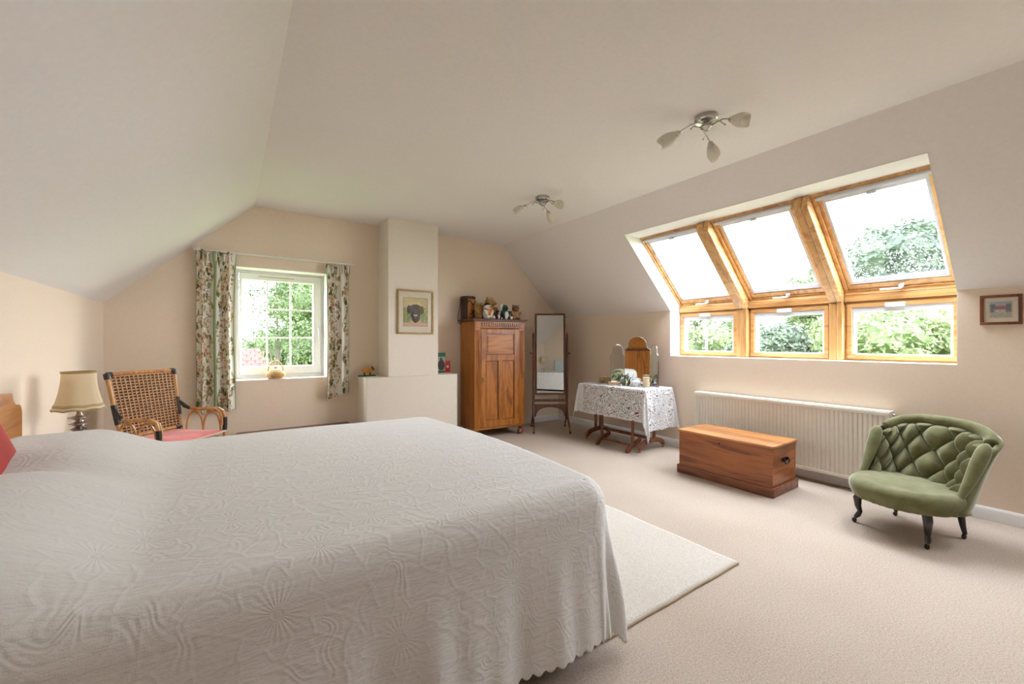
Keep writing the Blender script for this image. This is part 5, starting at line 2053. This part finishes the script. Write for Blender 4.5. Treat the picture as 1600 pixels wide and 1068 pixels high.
def back_pt(p, h, off=0.0):
    """p -1..1 across from one arm to the other, h 0..1 up; off = thickness towards the sitter"""
    a = p * PI / 2
    # plan: a shallow U, deepest at the middle
    ca = max(0.0, math.cos(a))
    sx_ = math.copysign(abs(math.sin(a)) ** .8, math.sin(a))
    y = sx_ * (.268 + .030 * h)
    xb = .085 - .245 * max(0.0, h) ** .8 - .205 * ca ** .62
    z0_ = .245
    top = .600 + .112 * ca ** .85
    z = z0_ + (top - z0_) * h
    # normal (towards the sitter)
    nx_ = ca ** .7 + .12
    ny_ = -math.sin(a)
    l = math.hypot(nx_, ny_)
    return Vector((xb + off * nx_ / l, y + off * ny_ / l, z + off * .22))


def tuft(p, h):
    """deep diamond buttoning"""
    U_ = (p + 1) / 2 * 12.0
    V_ = (h - .16) / .80 * 4.0
    a, b_ = U_ + V_, U_ - V_
    s1 = abs(math.sin(PI * a / 2))
    s2 = abs(math.sin(PI * b_ / 2))
    puff = (s1 * s2) ** .48
    fade = min(1, (1 - abs(p)) / .06) * min(1, (1 - h) / .10)
    return puff, fade


def cushion_fn(u, v):
    p = -.93 + 1.86 * u
    h = .02 + .90 * v
    pf_, fd = tuft(p, h)
    d = .026 + .066 * pf_ * max(.15, fd)
    ed = min(1, min(u, 1 - u) / .04, (1 - v) / .05)
    return back_pt(p, h, d * (.35 + .65 * ed))


obj('buttoned_back', M().grid(cushion_fn, 220, 110), W['velvet'], gc, angle=180)


def outer_fn(u, v):
    p = -1 + 2 * u
    return back_pt(p, -.06 + v * 1.06, -.024 + .012 * math.sin(PI * v))


obj('outer_back', M().grid(outer_fn, 60, 16), W['velvet'], gc, angle=180, solid=.03)
# buttons at the crease crossings
for i in range(0, 13):
    for j in range(0, 5):
        U_, V_ = i + (j % 2) * 1.0 * 0, j
        # crossings: a and b both even
        if (i + j) % 2:
            continue
        p = -1 + 2 * i / 12.0
        h = .16 + .80 * j / 4.0
        if abs(p) < .86 and .05 < h < .86:
            c = back_pt(p, h, .034)
            obj('button', M().ell(tuple(c), (.008, .008, .008), 8), W['velvet'], gc)
# padded roll along the top
pts, rr = [], []
for i in range(41):
    p = -.86 + 1.72 * i / 40
    c = back_pt(p, 1.0, .012)
    pts.append((c.x, c.y, c.z - .012))
    rr.append(.036 * (1 - .25 * abs(p) ** 4))
obj('top_roll', M().tube(pts, rr, 18), W['velvet'], gc, angle=180)
# upright padded wings at either end
for s in (-1, 1):
    pts, rr = [], []
    for i in range(32):
        f = i / 31
        h = .10 + .93 * f
        c = back_pt(s * .985, h, .0)
        pts.append((c.x + .022 - .01 * f, c.y - s * .006, c.z + .012))
        rr.append((.014 + .023 * min(1, f * 1.6) ** .8) * (1 if f < .80 else math.sqrt(max(.04, 1 - ((f - .80) / .205) ** 2))))
    obj('wing_roll', M().tube(pts, rr, 18), W['velvet'], gc, angle=180)
# legs
for (lx, ly, sx_, front) in ((.185, -.190, 1, 1), (.185, .190, 1, 1), (-.150, -.185, -1, 0), (-.150, .185, -1, 0)):
    sy = 1 if ly > 0 else -1
    if front:
        pts = [(lx - .012, ly - sy * .012, .215), (lx + .008, ly + sy * .006, .165), (lx + .006, ly + sy * .004, .115), (lx - .006, ly - sy * .002, .075), (lx + .004, ly + sy * .004, .050), (lx + .018, ly + sy * .010, .036), (lx + .020, ly + sy * .012, .030)]
        rr = [.026, .025, .019, .014, .016, .012, .008]
    else:
        pts = [(lx + .01, ly, .215), (lx + .004, ly, .15), (lx - .012, ly, .09), (lx - .034, ly, .034)]
        rr = [.022, .019, .016, .012]
    lg = obj('leg', M().tube(pts, rr, 12), W['ebony'], gc)
    e = pts[-1]
    m = M().lathe([(.003, -.008), (.014, -.007), (.0155, 0), (.014, .007), (.003, .008)], 14, Matrix.Translation((e[0] + .008, e[1], .0160)) @ Matrix.Rotation(PI / 2, 4, 'X'))
    obj('castor_wheel', m, W['iron'], lg)
    obj('castor_fork', M().tube([(e[0], e[1], e[2] + .004), (e[0] + .004, e[1], .020)], .007, 8), W['brass'], lg)

# ------------------------------------------------------------------ ceiling lights
def ceiling_light(loc, rz, label):
    t = thing('ceiling_light', label, 'light fitting', (loc[0], loc[1], ZC), rz, 'three-armed ceiling lights')
    obj('ceiling_rose', M().lathe([(.068, 0), (.070, -.004), (.070, -.026), (.062, -.034), (.03, -.036), (.002, -.036)], 32), W['chrome'], t)
    obj('hub', M().lathe([(.022, -.034), (.022, -.052), (.034, -.058), (.036, -.070), (.024, -.080), (.010, -.086), (.008, -.092), (.001, -.096)], 24), W['chrome'], t)
    for k in range(3):
        a = 2 * PI * k / 3
        R = Matrix.Rotation(a, 4, 'Z')
        pts = [(.018, .022, -.060), (.06, .026, -.050), (.105, .012, -.058), (.150, -.006, -.082), (.172, -.014, -.098)]
        arm = obj('arm', M().tube(pts, [.005, .0045, .004, .004, .004], 8, T=R), W['chrome'], t)
        p2 = [(.018, -.022, -.060), (.05, -.024, -.052), (.085, .0, -.062), (.108, .024, -.088)]
        m = M().tube(p2, [.004, .0035, .003, .003], 8, T=R)
        m.ell((.109, .025, -.090), (.0065, .0065, .0065), 8, R)
        obj('curl', m, W['chrome'], t)
        # glass: a pointed tulip hanging outward and down
        d = Vector((.86, -.18, -.50)).normalized()
        base = Vector(pts[-1])
        q = Vector((0, 0, 1)).rotation_difference(d).to_matrix().to_4x4()
        T_ = R @ Matrix.Translation(base) @ q
        obj('lamp_holder', M().lathe([(.006, -.012), (.016, -.004), (.020, .010), (.022, .024)], 18, T_), W['chrome'], t)
        pf = [(.019, .016), (.026, .030), (.034, .052), (.039, .076), (.040, .096), (.037, .114), (.034, .124)]
        g = M()
        vs = []

        def gl(u, v, pf=pf):
            f = v * (len(pf) - 1)
            i = min(int(f), len(pf) - 2)
            r = pf[i][0] + (pf[i + 1][0] - pf[i][0]) * (f - i)
            z = pf[i][1] + (pf[i + 1][1] - pf[i][1]) * (f - i)
            an = 2 * PI * u
            z += .012 * v ** 4 * math.cos(2 * an)
            return (r * math.cos(an), r * math.sin(an), z)
        obj('glass_shade', g.grid(gl, 28, 16, cu=True, T=T_), W['opal'], t, angle=180, solid=.003)
        obj('bulb', M().lathe([(.006, .02), (.012, .04), (.013, .055), (.008, .072), (.001, .078)], 12, T_), W['ceramic'], t)
    return t


ceiling_light((2.505, 1.485), math.radians(27), 'three-armed nickel ceiling light with frosted tulip shades, hanging over the space before the chest')
ceiling_light((2.555, 3.215), math.radians(38), 'three-armed nickel ceiling light with frosted shades nearer the wardrobe')

# ------------------------------------------------------------------ behind the camera: what the mirrors show
bd = thing('spare_bed', 'second bed under a white cover with pale painted headboard, seen only in the cheval mirror', 'bed', (.30, -3.45, 0))
obj('headboard', B(-.78, .80, -.50, -.46, .2, .98), W['pale_paint'], bd, bevel=.02)
obj('base', B(-.70, .72, -.45, 1.55, .08, .36), W['divan'], bd, bevel=.02)
obj('mattress', B(-.70, .72, -.45, 1.55, .361, .56), W['mattress'], bd, bevel=.05, seg=4)
obj('white_cover', M().box(-.73, .75, -.45, 1.58, .562, .585).box(-.74, -.725, -.45, 1.58, .06, .57).box(.745, .76, -.45, 1.58, .06, .57).box(-.74, .76, 1.575, 1.59, .06, .57), W['ceramic'], bd, bevel=.006)
t = thing('side_table', 'white side table beside the second bed, seen only in the cheval mirror', 'table', (-.72, -3.55, 0))
obj('tabletop', B(-.2, .2, -.2, .2, .55, .575), W['white'], t, bevel=.004)
for x in (-.17, .17):
    for y in (-.17, .17):
        obj('leg', B(x - .015, x + .015, y - .015, y + .015, 0, .549), W['white'], t)
t = thing('bedroom_lamp', 'small cream lamp beside the second bed, seen reflected in the cheval mirror', 'lamp', (-.72, -3.55, .576))
obj('lamp_base', M().lathe([(.05, 0), (.05, .01), (.012, .03), (.02, .08), (.03, .14), (.012, .20), (.008, .34)], 20), W['pewter'], t)
obj('lamp_shade', M().grid(lambda u, v: ((.13 - .035 * v) * math.cos(2 * PI * u), (.13 - .035 * v) * math.sin(2 * PI * u), .32 + .2 * v), 32, 4, cu=True), W['shade'], t, angle=180, solid=.002)
t = thing('pine_wardrobe', 'wide pine wardrobe with paired doors behind the camera, seen only in the dressing mirror', 'wardrobe', (-.915, -.36, 0), 0)
obj('carcass', B(.0, .46, -.60, .60, .06, 1.50), W['oak_z'], t, bevel=.004)
obj('plinth', B(.0, .48, -.62, .62, .0, .059), W['oak_dark'], t, bevel=.004)
obj('cornice', B(.0, .50, -.64, .64, 1.501, 1.54), W['oak_dark'], t, bevel=.006)
for s in (-1, 1):
    d = obj('door', B(.461, .480, min(s * .004, s * .57), max(s * .004, s * .57), .09, 1.02), W['oak_z'], t, bevel=.004)
    obj('panel_moulding', M().box(.481, .486, min(s * .08, s * .50), max(s * .08, s * .50), .17, .94), W['oak_z'], d, bevel=.006)
    obj('knob', M().lathe([(.006, 0), (.014, .012), (.012, .02), (.002, .022)], 14, Matrix.Translation((.481, s * .04, .6)) @ Matrix.Rotation(PI / 2, 4, 'Y')), W['oak_dark'], d)
obj('mid_rail', B(.461, .492, -.60, .60, 1.03, 1.09), W['oak_dark'], t, bevel=.006)
obj('upper_panel', B(.461, .478, -.57, .57, 1.11, 1.48), W['oak_x'], t, bevel=.004)
